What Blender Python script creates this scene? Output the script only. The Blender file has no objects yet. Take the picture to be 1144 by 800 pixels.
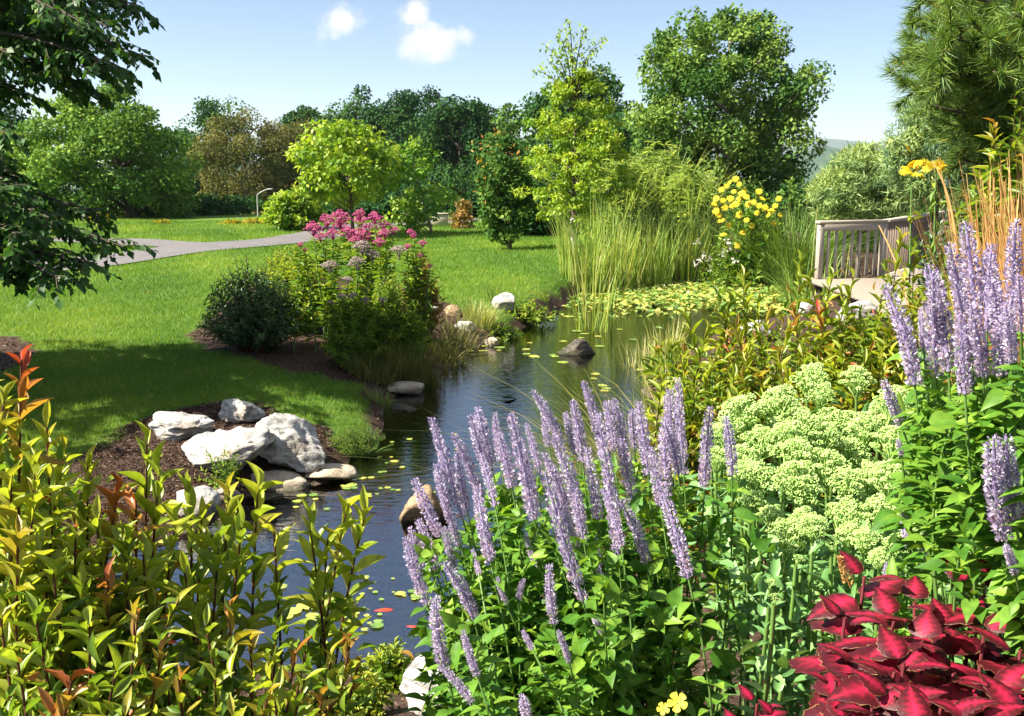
import bpy, bmesh, math
import numpy as np
from mathutils import Vector, Quaternion, Matrix

SC = bpy.context.scene
COL = SC.collection
rad = math.radians

# ------------------------------------------------------------------ camera
FPX = 1122.0                      # focal length in photo pixels (photo is 1144 x 800)
PITCH = rad(10.35)
CAMZ = 2.7                        # eye height above the pond surface
cd = bpy.data.cameras.new('camera')
cam = bpy.data.objects.new('camera', cd)
COL.objects.link(cam)
cd.sensor_width = 36.0
cd.lens = FPX / 1144.0 * 36.0
cd.clip_start = 0.05
cd.clip_end = 14000.0
cam.location = (0, 0, CAMZ)
cam.rotation_euler = (math.pi / 2 - PITCH, 0, 0)
SC.camera = cam

# ------------------------------------------------------------------ sky and sun
SUN_AZ = (-0.97, -0.243)           # where the sun stands: left, a little behind the viewer
SUN_EL = rad(46)
w = bpy.data.worlds.new('World')
SC.world = w
w.use_nodes = True
nt = w.node_tree
for n in list(nt.nodes):
    nt.nodes.remove(n)
def wn(t, **k):
    n = nt.nodes.new(t)
    for a, b in k.items():
        setattr(n, a, b)
    return n
wout = wn('ShaderNodeOutputWorld')
sky = wn('ShaderNodeTexSky', sky_type='NISHITA')
sky.sun_disc = False
sky.sun_elevation = SUN_EL
sky.sun_rotation = math.atan2(SUN_AZ[0], SUN_AZ[1])
sky.altitude = 900
sky.air_density = 0.85
sky.dust_density = 0.15
sky.ozone_density = 1.8
bg = wn('ShaderNodeBackground')
bg.inputs['Strength'].default_value = 0.05
nt.links.new(sky.outputs[0], bg.inputs['Color'])
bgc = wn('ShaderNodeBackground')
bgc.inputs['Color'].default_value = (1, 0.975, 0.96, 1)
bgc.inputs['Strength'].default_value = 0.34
tc = wn('ShaderNodeTexCoord')
def pix_dir(px, py):
    f = Vector((0, math.cos(PITCH), -math.sin(PITCH)))
    u = Vector((0, math.sin(PITCH), math.cos(PITCH)))
    return f + Vector((1, 0, 0)) * ((px - 572) / FPX) + u * ((400 - py) / FPX)
nz = wn('ShaderNodeTexNoise')
nz.inputs['Scale'].default_value = 26
nz.inputs['Detail'].default_value = 7
nz.inputs['Roughness'].default_value = 0.62
nt.links.new(tc.outputs['Generated'], nz.inputs['Vector'])
def cloud_mask(px, py, rx, ry, amp):
    c = pix_dir(px, py).normalized()
    s = wn('ShaderNodeVectorMath', operation='SUBTRACT')
    nt.links.new(tc.outputs['Generated'], s.inputs[0])
    s.inputs[1].default_value = c
    m = wn('ShaderNodeVectorMath', operation='MULTIPLY')
    nt.links.new(s.outputs[0], m.inputs[0])
    m.inputs[1].default_value = (FPX / rx, 0, FPX / ry)
    l = wn('ShaderNodeVectorMath', operation='LENGTH')
    nt.links.new(m.outputs[0], l.inputs[0])
    a = wn('ShaderNodeMath', operation='MULTIPLY_ADD')
    nt.links.new(nz.outputs[0], a.inputs[0])
    a.inputs[1].default_value = amp
    nt.links.new(l.outputs['Value'], a.inputs[2])
    r = wn('ShaderNodeMapRange', interpolation_type='SMOOTHSTEP')
    nt.links.new(a.outputs[0], r.inputs['Value'])
    r.inputs['From Min'].default_value = 0.40 + amp * 0.5
    r.inputs['From Max'].default_value = 1.35 + amp * 0.5
    r.inputs['To Min'].default_value = 1.0
    r.inputs['To Max'].default_value = 0.0
    return r.outputs[0]
def vmax(a, b):
    m = wn('ShaderNodeMath', operation='MAXIMUM')
    nt.links.new(a, m.inputs[0]); nt.links.new(b, m.inputs[1])
    return m.outputs[0]
cm = vmax(cloud_mask(472, 44, 34, 20, 3.4), vmax(cloud_mask(382, 20, 21, 18, 3.4), cloud_mask(462, 16, 18, 14, 3.4)))
mm = wn('ShaderNodeMath', operation='MULTIPLY')
nt.links.new(cm, mm.inputs[0]); mm.inputs[1].default_value = 0.9
mix = wn('ShaderNodeMixShader')
nt.links.new(mm.outputs[0], mix.inputs[0])
nt.links.new(bg.outputs[0], mix.inputs[1]); nt.links.new(bgc.outputs[0], mix.inputs[2])
# white veil added overhead, above the frame, as fill for the dark shadows
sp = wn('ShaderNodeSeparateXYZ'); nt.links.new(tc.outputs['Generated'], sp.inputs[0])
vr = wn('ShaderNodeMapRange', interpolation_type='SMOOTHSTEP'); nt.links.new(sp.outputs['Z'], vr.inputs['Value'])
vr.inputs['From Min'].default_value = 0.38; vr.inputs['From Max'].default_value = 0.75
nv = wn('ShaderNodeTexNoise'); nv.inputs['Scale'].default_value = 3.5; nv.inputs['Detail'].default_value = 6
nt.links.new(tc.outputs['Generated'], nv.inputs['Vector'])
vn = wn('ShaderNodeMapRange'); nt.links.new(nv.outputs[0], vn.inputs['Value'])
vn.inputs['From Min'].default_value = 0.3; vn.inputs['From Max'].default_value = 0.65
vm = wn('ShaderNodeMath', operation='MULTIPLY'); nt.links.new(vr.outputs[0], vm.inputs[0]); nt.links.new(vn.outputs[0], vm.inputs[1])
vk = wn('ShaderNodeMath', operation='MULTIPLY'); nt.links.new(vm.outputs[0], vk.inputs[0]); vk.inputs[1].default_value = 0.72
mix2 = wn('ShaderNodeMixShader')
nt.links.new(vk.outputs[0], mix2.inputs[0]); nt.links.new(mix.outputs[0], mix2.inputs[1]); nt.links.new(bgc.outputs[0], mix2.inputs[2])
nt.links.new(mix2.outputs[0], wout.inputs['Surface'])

sl = bpy.data.lights.new('sun', 'SUN')
sun = bpy.data.objects.new('sun', sl)
COL.objects.link(sun)
sl.energy = 5.0
sl.angle = rad(0.55)
sl.color = (1.0, 0.93, 0.80)
sdir = Vector((SUN_AZ[0] * math.cos(SUN_EL), SUN_AZ[1] * math.cos(SUN_EL), math.sin(SUN_EL)))
sun.rotation_euler = sdir.to_track_quat('Z', 'Y').to_euler()
sun.location = (-20, 10, 30)

vs = SC.view_settings
vs.view_transform = 'Standard'
vs.look = 'None'
vs.exposure = 1.72
vs.gamma = 1
vs.use_curve_mapping = False
cy = SC.cycles
cy.max_bounces = 8
cy.diffuse_bounces = 5
cy.glossy_bounces = 3
cy.transmission_bounces = 4
cy.transparent_max_bounces = 8
cy.volume_bounces = 0
cy.caustics_reflective = False
cy.caustics_refractive = False
cy.use_denoising = True
cy.sample_clamp_indirect = 4.0

# ------------------------------------------------------------------ helpers
def U(v):
    v = np.asarray(v, float)
    return v / np.maximum(np.linalg.norm(v, axis=-1, keepdims=True), 1e-9)
def sm(a, b, x):
    t = np.clip((np.asarray(x, float) - a) / (b - a), 0, 1)
    return t * t * (3 - 2 * t)
def lin(r, g, b):                 # photo colour (0-255) to linear
    return tuple(((c / 255 / 12.92) if c / 255 <= .04045 else ((c / 255 + .055) / 1.055) ** 2.4) for c in (r, g, b))
def W(px, py, Y):                 # the point seen at a pixel, Y metres ahead
    d = pix_dir(px, py)
    return np.array(d * (Y / d.y)) + np.array((0, 0, CAMZ))
def Z0(px, py, z=0.0):            # the point seen at a pixel, at height z
    d = pix_dir(px, py)
    t = (z - CAMZ) / d.z
    return np.array(d * t) + np.array((0, 0, CAMZ))

class Geo:
    def __init__(s):
        s.v, s.t, s.f3, s.f4, s.m3, s.m4, s.n = [], [], [], [], [], [], 0
    def add(s, V, F, tint=0.5, mat=0):
        V = np.asarray(V, float).reshape(-1, 3)
        F = np.asarray(F, int)
        if F.size == 0:
            return
        s.v.append(V)
        tt = np.empty(len(V)); tt[:] = tint
        s.t.append(tt)
        if F.shape[1] == 3:
            s.f3.append(F + s.n); s.m3.append(np.full(len(F), mat))
        else:
            s.f4.append(F + s.n); s.m4.append(np.full(len(F), mat))
        s.n += len(V)
    def mesh(s, name, mats, origin=(0, 0, 0), smooth=False):
        me = bpy.data.meshes.new(name)
        V = np.concatenate(s.v) - np.asarray(origin, float)
        f3 = np.concatenate(s.f3) if s.f3 else np.zeros((0, 3), int)
        f4 = np.concatenate(s.f4) if s.f4 else np.zeros((0, 4), int)
        m = np.concatenate([np.concatenate(s.m3) if s.m3 else np.zeros(0, int), np.concatenate(s.m4) if s.m4 else np.zeros(0, int)])
        me.vertices.add(len(V)); me.vertices.foreach_set('co', V.astype(np.float32).ravel())
        lv = np.concatenate([f3.ravel(), f4.ravel()]).astype(np.int32)
        me.loops.add(len(lv)); me.loops.foreach_set('vertex_index', lv)
        ls = np.concatenate([np.arange(len(f3)) * 3, len(f3) * 3 + np.arange(len(f4)) * 4]).astype(np.int32)
        me.polygons.add(len(ls)); me.polygons.foreach_set('loop_start', ls)
        if not isinstance(mats, (list, tuple)):
            mats = [mats]
        for k in mats:
            me.materials.append(k)
        me.polygons.foreach_set('material_index', m.astype(np.int32))
        if smooth:
            me.polygons.foreach_set('use_smooth', np.ones(len(ls), bool))
        a = me.attributes.new('tint', 'FLOAT', 'POINT')
        a.data.foreach_set('value', np.concatenate(s.t).astype(np.float32))
        me.update(calc_edges=True)
        me.validate()
        return me

ORG = {}
def tag(o, label=None, cat=None, group=None, kind=None):
    for k, v in (('label', label), ('category', cat), ('group', group), ('kind', kind)):
        if v:
            o[k] = v
    return o
def thing(name, label, cat, loc, group=None):
    o = bpy.data.objects.new(name, None)
    COL.objects.link(o)
    o.empty_display_size = 0.1
    o.location = tuple(loc)
    ORG[o.name] = np.asarray(loc, float)
    return tag(o, label, cat, group)
def part(name, g, mats, parent, smooth=False, label=None):
    org = ORG[parent.name]
    o = bpy.data.objects.new(name, g.mesh(name, mats, org, smooth))
    COL.objects.link(o)
    o.parent = parent
    ORG[o.name] = org
    if label:
        o['label'] = label
    return o
def solo(name, g, mats, loc=(0, 0, 0), smooth=False, **k):
    o = bpy.data.objects.new(name, g.mesh(name, mats, loc, smooth))
    COL.objects.link(o)
    o.location = tuple(loc)
    ORG[o.name] = np.asarray(loc, float)
    return tag(o, **k)
def place(name, me, parent, loc, direction=(0, 0, 1), scale=1.0, spin=0.0, label=None):
    """one more object of a shared mesh (its +z turned to direction), a part of parent"""
    o = bpy.data.objects.new(name, me)
    COL.objects.link(o)
    o.rotation_mode = 'QUATERNION'
    o.rotation_quaternion = Vector(direction).to_track_quat('Z', 'Y') @ Quaternion((0, 0, 1), spin)
    o.scale = (scale,) * 3 if np.isscalar(scale) else tuple(scale)
    if parent is not None:
        o.parent = parent
        o.location = tuple(np.asarray(loc, float) - ORG[parent.name])
    else:
        o.location = tuple(loc)
    if label:
        o['label'] = label
    return o

# ---- leaf outlines: rows of (along, half width), folded along the midrib and curled down
def leaf_t(rows, fold=0.25, curl=0.15):
    V, Fc = [], []
    for (u, hw) in rows:
        z = -curl * u * u
        V += [(u, -hw, z + fold * hw), (u, 0, z), (u, hw, z + fold * hw)]
    for i in range(len(rows) - 1):
        a = i * 3
        Fc += [(a, a + 1, a + 4, a + 3), (a + 1, a + 2, a + 5, a + 4)]
    return np.array(V, float), np.array(Fc, int)
KITE = (np.array([(0, 0, 0), (.42, -.5, .06), (1, 0, -.05), (.42, .5, .06)], float), np.array([(0, 1, 2), (0, 2, 3)]))
SLIVER = (np.array([(0, -.5, 0), (0, .5, 0), (1, 0, 0)], float), np.array([(0, 1, 2)]))
LANCE = leaf_t([(0, .03), (.2, .3), (.45, .5), (.75, .34), (1, .02)], .35, .18)
OVATE = leaf_t([(0, .05), (.15, .42), (.38, .5), (.7, .3), (1, .02)], .25, .25)
OVATE_FINE = leaf_t([(0, .04), (.06, .22), (.16, .40), (.28, .49), (.42, .48), (.56, .39), (.70, .27), (.84, .14), (1, .01)], .22, .28)
LANCE_FINE = leaf_t([(0, .03), (.1, .16), (.22, .32), (.36, .45), (.5, .5), (.64, .44), (.78, .31), (.9, .15), (1, .01)], .35, .2)
_LR = [(0, .03), (.1, .16), (.22, .32), (.36, .45), (.5, .5), (.64, .44), (.78, .31), (.9, .15), (1, .01)]
LANCES = [leaf_t(_LR, .35, .2), leaf_t(_LR, .5, .42), leaf_t(_LR, .2, .02), leaf_t(_LR, .28, .6), leaf_t([(u, h * (1.2 if i % 2 else .9)) for i, (u, h) in enumerate(_LR)], .4, .28)]
LONG = leaf_t([(0, .1), (.3, .5), (.7, .35), (1, .03)], .3, .3)

def leaves(g, P, D, N, L, Wd, T, tint, mat=0, tt=None):
    P = np.asarray(P, float); n = len(P)
    if n == 0:
        return
    D = U(D); S = U(np.cross(D, N)); N = np.cross(S, D)
    L = np.broadcast_to(np.asarray(L, float), (n,)); Wd = np.broadcast_to(np.asarray(Wd, float), (n,))
    tv, tf = T
    V = (P[:, None, :] + (L[:, None] * tv[:, 0])[:, :, None] * D[:, None, :]
         + (Wd[:, None] * tv[:, 1])[:, :, None] * S[:, None, :] + (L[:, None] * tv[:, 2])[:, :, None] * N[:, None, :])
    k = len(tv)
    Fc = (tf[None] + (np.arange(n) * k)[:, None, None]).reshape(-1, tf.shape[1])
    t = np.repeat(np.broadcast_to(np.asarray(tint, float), (n,)), k)
    if tt is not None:
        t = np.tile(tt, n) + 0 * t
    g.add(V.reshape(-1, 3), Fc, t, mat)

def tube(g, P, R, sides=6, tint=0.5, mat=0, cap=True):
    P = np.asarray(P, float); k = len(P)
    R = np.broadcast_to(np.asarray(R, float), (k,))
    T = U(np.gradient(P, axis=0))
    ref = np.array((0, 0, 1.0)) if abs(T[:, 2]).mean() < .8 else np.array((1.0, 0, 0))
    A = U(np.cross(T, ref)); B = np.cross(T, A)
    an = np.arange(sides) * 2 * math.pi / sides
    V = P[:, None] + R[:, None, None] * (np.cos(an)[None, :, None] * A[:, None] + np.sin(an)[None, :, None] * B[:, None])
    i = np.arange(k - 1)[:, None] * sides; j = np.arange(sides)[None]
    j2 = (j + 1) % sides
    Fc = np.stack([i + j, i + j2, i + sides + j2, i + sides + j], -1).reshape(-1, 4)
    V = V.reshape(-1, 3)
    g.add(V, Fc, tint, mat)
    if cap:
        for e, base in ((0, 0), (k - 1, (k - 1) * sides)):
            c = np.concatenate([P[e:e + 1], V[base:base + sides]])
            ff = np.stack([np.zeros(sides, int), 1 + np.arange(sides), 1 + (np.arange(sides) + 1) % sides], -1)
            g.add(c, ff if e else ff[:, ::-1], tint, mat)
def bez(a, b, c, n):
    t = np.linspace(0, 1, n)[:, None]
    return (1 - t) ** 2 * np.asarray(a) + 2 * t * (1 - t) * np.asarray(b) + t * t * np.asarray(c)
def box(g, c, s, rz=0.0, mat=0, tint=.5, bev=0.0):
    """box by centre and full size, turned about z, with small chamfers"""
    bm = bmesh.new()
    bmesh.ops.create_cube(bm, size=1)
    for v in bm.verts:
        v.co = Vector((v.co.x * s[0], v.co.y * s[1], v.co.z * s[2]))
    if bev:
        bmesh.ops.bevel(bm, geom=bm.edges[:], offset=bev, segments=1, affect='EDGES', profile=.5)
    bmesh.ops.triangulate(bm, faces=bm.faces[:])
    V = np.array([v.co[:] for v in bm.verts]); bm.verts.index_update()
    Fc = np.array([[v.index for v in f.verts] for f in bm.faces])
    bm.free()
    cs, sn = math.cos(rz), math.sin(rz)
    V = V @ np.array([[cs, sn, 0], [-sn, cs, 0], [0, 0, 1]]) + np.asarray(c)
    g.add(V, Fc, tint, mat)
def blades(g, B, H, Wd, lean, bend, rng, tint, K=4, mat=0, az=None, tipw=.08):
    """grass-like blades: B bases (n,3), H heights, lean initial slope, bend how far the tip falls over"""
    n = len(B)
    H = np.broadcast_to(np.asarray(H, float), (n,)); Wd = np.broadcast_to(np.asarray(Wd, float), (n,))
    lean = np.broadcast_to(np.asarray(lean, float), (n,)); bend = np.broadcast_to(np.asarray(bend, float), (n,))
    if az is None:
        az = rng.uniform(0, 2 * math.pi, n)
    hd = np.stack([np.cos(az), np.sin(az), np.zeros(n)], -1)
    fa = az + math.pi / 2 + rng.normal(0, .5, n)
    sd = np.stack([np.cos(fa), np.sin(fa), np.zeros(n)], -1)
    rows = []
    for k in range(K + 1):
        s = k / K
        ho = H * (lean * s + bend * s ** 2.3)
        up = H * (s - .55 * bend * s ** 2.6)
        wv = Wd * max(tipw, (1 - s) ** .55) * .5 * (0.75 + .25 * min(1, s * 4))
        c = B + hd * ho[:, None] + np.array((0, 0, 1.0)) * up[:, None]
        rows += [c - sd * wv[:, None], c + sd * wv[:, None]]
    V = np.stack(rows, 1).reshape(-1, 3)
    q = np.array([(2 * k, 2 * k + 1, 2 * k + 3, 2 * k + 2) for k in range(K)])
    Fc = (q[None] + (np.arange(n) * 2 * (K + 1))[:, None, None]).reshape(-1, 4)
    t = np.repeat(np.broadcast_to(np.asarray(tint, float), (n,)), 2 * (K + 1))
    g.add(V, Fc, t, mat)
def rsph(rng, n):
    return U(rng.normal(0, 1, (n, 3)))

# ------------------------------------------------------------------ materials
class MT:
    def __init__(s, name):
        s.m = bpy.data.materials.new(name); s.m.use_nodes = True
        s.t = s.m.node_tree
        for n in list(s.t.nodes):
            s.t.nodes.remove(n)
        s.out = s.n('ShaderNodeOutputMaterial')
    def n(s, t, ins=None, **k):
        x = s.t.nodes.new(t)
        for a, b in k.items():
            setattr(x, a, b)
        for a, b in (ins or {}).items():
            if hasattr(b, 'is_output'):
                s.t.links.new(b, x.inputs[a])
            else:
                x.inputs[a].default_value = b
        return x
    def ramp(s, fac, stops, interp='LINEAR'):
        r = s.n('ShaderNodeValToRGB', {'Fac': fac})
        r.color_ramp.interpolation = interp
        e = r.color_ramp.elements
        while len(e) < len(stops):
            e.new(0.5)
        for i, (p, c) in enumerate(stops):
            e[i].position = p; e[i].color = (*c, 1)
        return r.outputs[0]
    def link(s, a, b):
        s.t.links.new(a, b)
    def noise(s, scale, detail=4, rough=.55, vec=None, out=0, dist=0):
        n = s.n('ShaderNodeTexNoise', {'Scale': scale, 'Detail': detail, 'Roughness': rough, 'Distortion': dist})
        if vec is not None:
            s.link(vec, n.inputs['Vector'])
        return n.outputs[out]
    def math(s, op, a, b=0.0, c=0.0):
        n = s.n('ShaderNodeMath', operation=op)
        for i, x in enumerate((a, b, c)):
            if hasattr(x, 'is_output'):
                s.link(x, n.inputs[i])
            else:
                n.inputs[i].default_value = x
        return n.outputs[0]
    def mixc(s, f, a, b, mode='MIX'):
        n = s.n('ShaderNodeMix', data_type='RGBA', blend_type=mode)
        for i, x in ((0, f), (6, a), (7, b)):
            if hasattr(x, 'is_output'):
                s.link(x, n.inputs[i])
            else:
                n.inputs[i].default_value = (*x, 1) if isinstance(x, tuple) else x
        return n.outputs[2]
    def bump(s, hgt, strength=.4, dist=.02):
        return s.n('ShaderNodeBump', {'Height': hgt, 'Strength': strength, 'Distance': dist}).outputs[0]
    def pos(s):
        return s.n('ShaderNodeTexCoord').outputs['Object']
    def surf(s, color, rough=.6, spec=.3, normal=None):
        b = s.n('ShaderNodeBsdfPrincipled')
        for k, x in (('Base Color', color), ('Roughness', rough), ('Specular IOR Level', spec), ('Normal', normal)):
            if x is None:
                continue
            if hasattr(x, 'is_output'):
                s.link(x, b.inputs[k])
            else:
                b.inputs[k].default_value = (*x, 1) if isinstance(x, tuple) else x
        return b
    def done(s, shader):
        s.link(shader.outputs[0], s.out.inputs['Surface'])
        return s.m

def leaf_mat(name, stops, trans=.35, rough=.5, spec=.35, tcol=None, vary=.0):
    """leaf tissue: reflects on the lit side and lets light through; 'tint' picks the colour of each leaf"""
    m = MT(name)
    t = m.n('ShaderNodeAttribute', attribute_name='tint').outputs['Fac']
    c = m.ramp(t, stops)
    if vary:
        nzz = m.noise(vary, 2, .5, m.pos())
        c = m.mixc(1.0, c, m.ramp(nzz, [(.3, (.72, .74, .7)), (.7, (1.2, 1.16, 1.1))]), 'MULTIPLY')
    b = m.surf(c, rough, spec)
    tl = m.n('ShaderNodeBsdfTranslucent')
    tc_ = m.mixc(1.0, c, tcol or (1.25, 1.15, .55), 'MULTIPLY')
    m.link(tc_, tl.inputs['Color'])
    x = m.n('ShaderNodeMixShader', {0: trans})
    m.link(b.outputs[0], x.inputs[1]); m.link(tl.outputs[0], x.inputs[2])
    return m.done(x)
def bark_mat(name, a, b, scale=18):
    m = MT(name)
    v = m.n('ShaderNodeMapping', {'Vector': m.pos(), 'Scale': (1, 1, .22)}).outputs[0]
    n = m.noise(scale, 5, .65, v)
    return m.done(m.surf(m.ramp(n, [(.3, a), (.7, b)]), .85, .15, m.bump(n, .6, .02)))

M = {}
# foliage: tint 0..1 runs over the colours each plant carries
M['shade_leaf'] = leaf_mat('shade_leaf', [(0, (.018, .065, .013)), (.6, (.045, .125, .02)), (1, (.15, .26, .03))], .36, .5, .25)
M['pine_far'] = leaf_mat('pine_far', [(0, (.025, .08, .022)), (.5, (.09, .19, .03)), (1, (.22, .34, .05))], .25, .7, .1)
M['brown_leaf'] = leaf_mat('brown_leaf', [(0, (.05, .065, .018)), (.5, (.125, .125, .034)), (1, (.21, .19, .05))], .2, .7, .1)
M['dark_leaf'] = leaf_mat('dark_leaf', [(0, (.014, .05, .016)), (.5, (.035, .10, .022)), (1, (.10, .19, .035))], .2, .7, .1)
M['lime_leaf'] = leaf_mat('lime_leaf', [(0, (.06, .14, .012)), (.45, (.17, .31, .02)), (1, (.38, .48, .04))], .4)
M['young_leaf'] = leaf_mat('young_leaf', [(0, (.05, .14, .015)), (.5, (.13, .28, .03)), (1, (.30, .42, .05))], .4)
M['syc_leaf'] = leaf_mat('syc_leaf', [(0, (.025, .08, .018)), (.5, (.08, .17, .03)), (1, (.24, .35, .07))], .28, .7, .1)
M['gold_leaf'] = leaf_mat('gold_leaf', [(0, (.10, .16, .015)), (.5, (.30, .30, .02)), (1, (.55, .42, .03))], .35)
M['bronze_leaf'] = leaf_mat('bronze_leaf', [(0, (.12, .12, .03)), (.5, (.26, .18, .05)), (1, (.38, .22, .06))], .3)
M['needle'] = leaf_mat('needle', [(0, (.035, .10, .025)), (.45, (.11, .21, .04)), (.85, (.28, .36, .06)), (1, (.48, .29, .05))], .25)
M['soft_needle'] = leaf_mat('soft_needle', [(0, (.08, .16, .07)), (.5, (.20, .31, .10)), (1, (.38, .46, .14))], .3)
M['reed'] = leaf_mat('reed', [(0, (.10, .21, .035)), (.5, (.26, .40, .07)), (.8, (.44, .50, .12)), (1, (.55, .48, .18))], .38)
M['willow'] = leaf_mat('willow', [(0, (.16, .27, .06)), (.5, (.33, .46, .12)), (1, (.55, .62, .24))], .4)
M['fount'] = leaf_mat('fount', [(0, (.03, .09, .015)), (.5, (.10, .20, .03)), (1, (.28, .36, .07))], .3)
M['straw'] = leaf_mat('straw', [(0, (.30, .15, .05)), (.5, (.50, .27, .09)), (1, (.68, .45, .18))], .3, .6, .2, (1.1, 1, .8))
M['pale_grass'] = leaf_mat('pale_grass', [(0, (.16, .24, .04)), (.5, (.40, .42, .12)), (1, (.62, .56, .28))], .35)
M['sedge'] = leaf_mat('sedge', [(0, (.07, .10, .02)), (.5, (.16, .18, .04)), (1, (.36, .30, .10))], .3)
M['lawn'] = leaf_mat('lawn', [(0, (.05, .14, .012)), (.5, (.125, .25, .018)), (.9, (.28, .37, .035)), (1, (.42, .36, .12))], .42, .55, .25)
M['dark_shrub'] = leaf_mat('dark_shrub', [(0, (.02, .07, .018)), (.6, (.055, .13, .03)), (1, (.15, .24, .07))], .2, .35, .5)
M['perennial'] = leaf_mat('perennial', [(0, (.04, .12, .012)), (.5, (.15, .27, .02)), (1, (.38, .42, .05))], .38)
M['shoot_leaf'] = leaf_mat('shoot_leaf', [(0, (.06, .14, .018)), (.35, (.18, .29, .03)), (.62, (.42, .47, .05)), (.8, (.40, .24, .05)), (1, (.42, .06, .035))], .46, .38, .45, (1.1, 1.12, .5), vary=60)
M['hys_leaf'] = leaf_mat('hys_leaf', [(0, (.03, .11, .015)), (.5, (.09, .23, .025)), (1, (.25, .41, .05))], .4, .48, .3, vary=70)
M['sed_leaf'] = leaf_mat('sed_leaf', [(0, (.08, .20, .06)), (.5, (.17, .34, .10)), (1, (.32, .50, .17))], .25, .45, .4)
M['sed_head'] = leaf_mat('sed_head', [(0, (.30, .47, .10)), (.5, (.50, .69, .22)), (1, (.68, .82, .37))], .2, .6, .2, (1, 1, .8))
M['floret'] = leaf_mat('floret', [(0, (.10, .06, .16)), (.3, (.35, .28, .46)), (.6, (.58, .50, .66)), (.85, (.76, .69, .78)), (1, (.66, .48, .50))], .3, .6, .2, (1, .95, 1.05))
M['pink'] = leaf_mat('pink', [(0, (.34, .03, .14)), (.5, (.58, .10, .28)), (1, (.75, .32, .42))], .25, .6, .2, (1, .9, 1))
M['faded'] = leaf_mat('faded', [(0, (.20, .15, .15)), (.5, (.38, .30, .28)), (1, (.50, .42, .36))], .2, .7, .2, (1, 1, 1))
M['yellow'] = leaf_mat('yellow', [(0, (.68, .40, .01)), (.5, (.82, .64, .02)), (1, (.88, .74, .08))], .3, .55, .2, (1.1, 1, .6))
M['orange_leaf'] = leaf_mat('orange_leaf', [(0, (.35, .22, .03)), (1, (.55, .24, .04))], .35)
M['white_flower'] = leaf_mat('white_flower', [(0, (.6, .55, .5)), (1, (.8, .72, .72))], .25, .6, .2, (1, 1, 1))
M['pad'] = leaf_mat('pad', [(0, (.06, .14, .03)), (.5, (.18, .30, .06)), (.8, (.40, .44, .08)), (1, (.45, .36, .10))], .15, .3, .5)
M['bark'] = bark_mat('bark', (.05, .04, .03), (.15, .12, .09))
M['bark_pale'] = bark_mat('bark_pale', (.14, .12, .09), (.34, .30, .24))
M['twig'] = bark_mat('twig', (.05, .018, .012), (.13, .05, .03), 60)
M['green_stem'] = leaf_mat('green_stem', [(0, (.06, .14, .03)), (1, (.16, .28, .06))], .1)

# ------------------------------------------------------------------ the lie of the land
POND_PX = [(-90, 690), (40, 640), (110, 612), (170, 600), (225, 588), (262, 562), (300, 548), (345, 545), (385, 535), (398, 515), (420, 497), (432, 470), (432, 441), (470, 432), (500, 405),
           (516, 392), (548, 383), (575, 372), (600, 357), (628, 343), (648, 329), (720, 318), (800, 311), (880, 310), (930, 326), (926, 345), (880, 366),
           (800, 386), (752, 404), (722, 436), (775, 475), (800, 520), (720, 575), (640, 630), (565, 685), (520, 715), (470, 731), (400, 742), (300, 752), (150, 775), (-60, 790)]
POND = np.array([Z0(*p)[:2] for p in POND_PX])
def sdf(poly, x, y):
    x = np.asarray(x, float); y = np.asarray(y, float)
    d = np.full(x.shape, 1e18); ins = np.zeros(x.shape, bool)
    n = len(poly)
    for i in range(n):
        ax, ay = poly[i]; bx, by = poly[(i + 1) % n]
        ex, ey = bx - ax, by - ay
        t = np.clip(((x - ax) * ex + (y - ay) * ey) / (ex * ex + ey * ey), 0, 1)
        d = np.minimum(d, (x - ax - t * ex) ** 2 + (y - ay - t * ey) ** 2)
        if ey:
            c = ((ay > y) != (by > y)) & (x < ex * (y - ay) / ey + ax)
            ins ^= c
    d = np.sqrt(d)
    return np.where(ins, -d, d)
def hgt(x, y):
    x = np.asarray(x, float); y = np.asarray(y, float)
    d = sdf(POND, x, y) + .10 * np.sin(3.1 * x + 1.3 * y) * np.sin(2.3 * y - 1.1 * x)
    s = sm(-0.6, 1.2, x)
    left = .30 + .36 * sm(9, 30, y) + .08 * sm(28, 44, y)
    right = .95 - .35 * sm(6, 13, y) + .1 * sm(20, 30, y)
    base = left * (1 - s) + right * s
    near = (1 - s) * (1 - sm(2.2, 5.2, y)) + s * (1 - sm(3.5, 8, y))
    base = base + (1.2 - base) * near
    base = base + .02 * np.sin(.8 * x + .5 * y) + .015 * np.sin(1.7 * y - .9 * x)
    fall = np.where(y > 44, -.045 * (y - 44) * sm(44, 70, y), 0)
    fall = np.maximum(fall, -32)
    base = base + fall
    wsh = np.where(y > 9, .45, .45 + .9 * sm(0, 1, s + sm(7, 4, y)))
    up = base * (1 - np.exp(-np.maximum(d, 0) / wsh))
    dn = -.65 * (1 - np.exp(np.minimum(d, 0) / .9))
    far = sm(40, 60, y)
    return np.where(d > 0, up * (1 - far) + base * far, dn)
def h1(x, y):
    return float(hgt(np.array([x]), np.array([y]))[0])
def onG(px, py):                  # the ground point seen at a pixel
    d = np.array(pix_dir(px, py))
    t = np.concatenate([np.arange(1.2, 12, .03), np.arange(12, 120, .15)])
    P = d[None] * t[:, None] + np.array((0, 0, CAMZ))
    below = np.nonzero(P[:, 2] < hgt(P[:, 0], P[:, 1]))[0]
    i = below[0] if len(below) else len(t) - 1
    return P[i]
def PG(pts):
    return np.array([onG(*p)[:2] for p in pts])
ROCKBED = PG([(30, 640), (82, 545), (97, 505), (140, 476), (200, 458), (245, 449), (292, 451), (335, 474), (368, 480), (378, 520), (300, 575), (240, 600), (150, 625)])
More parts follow.
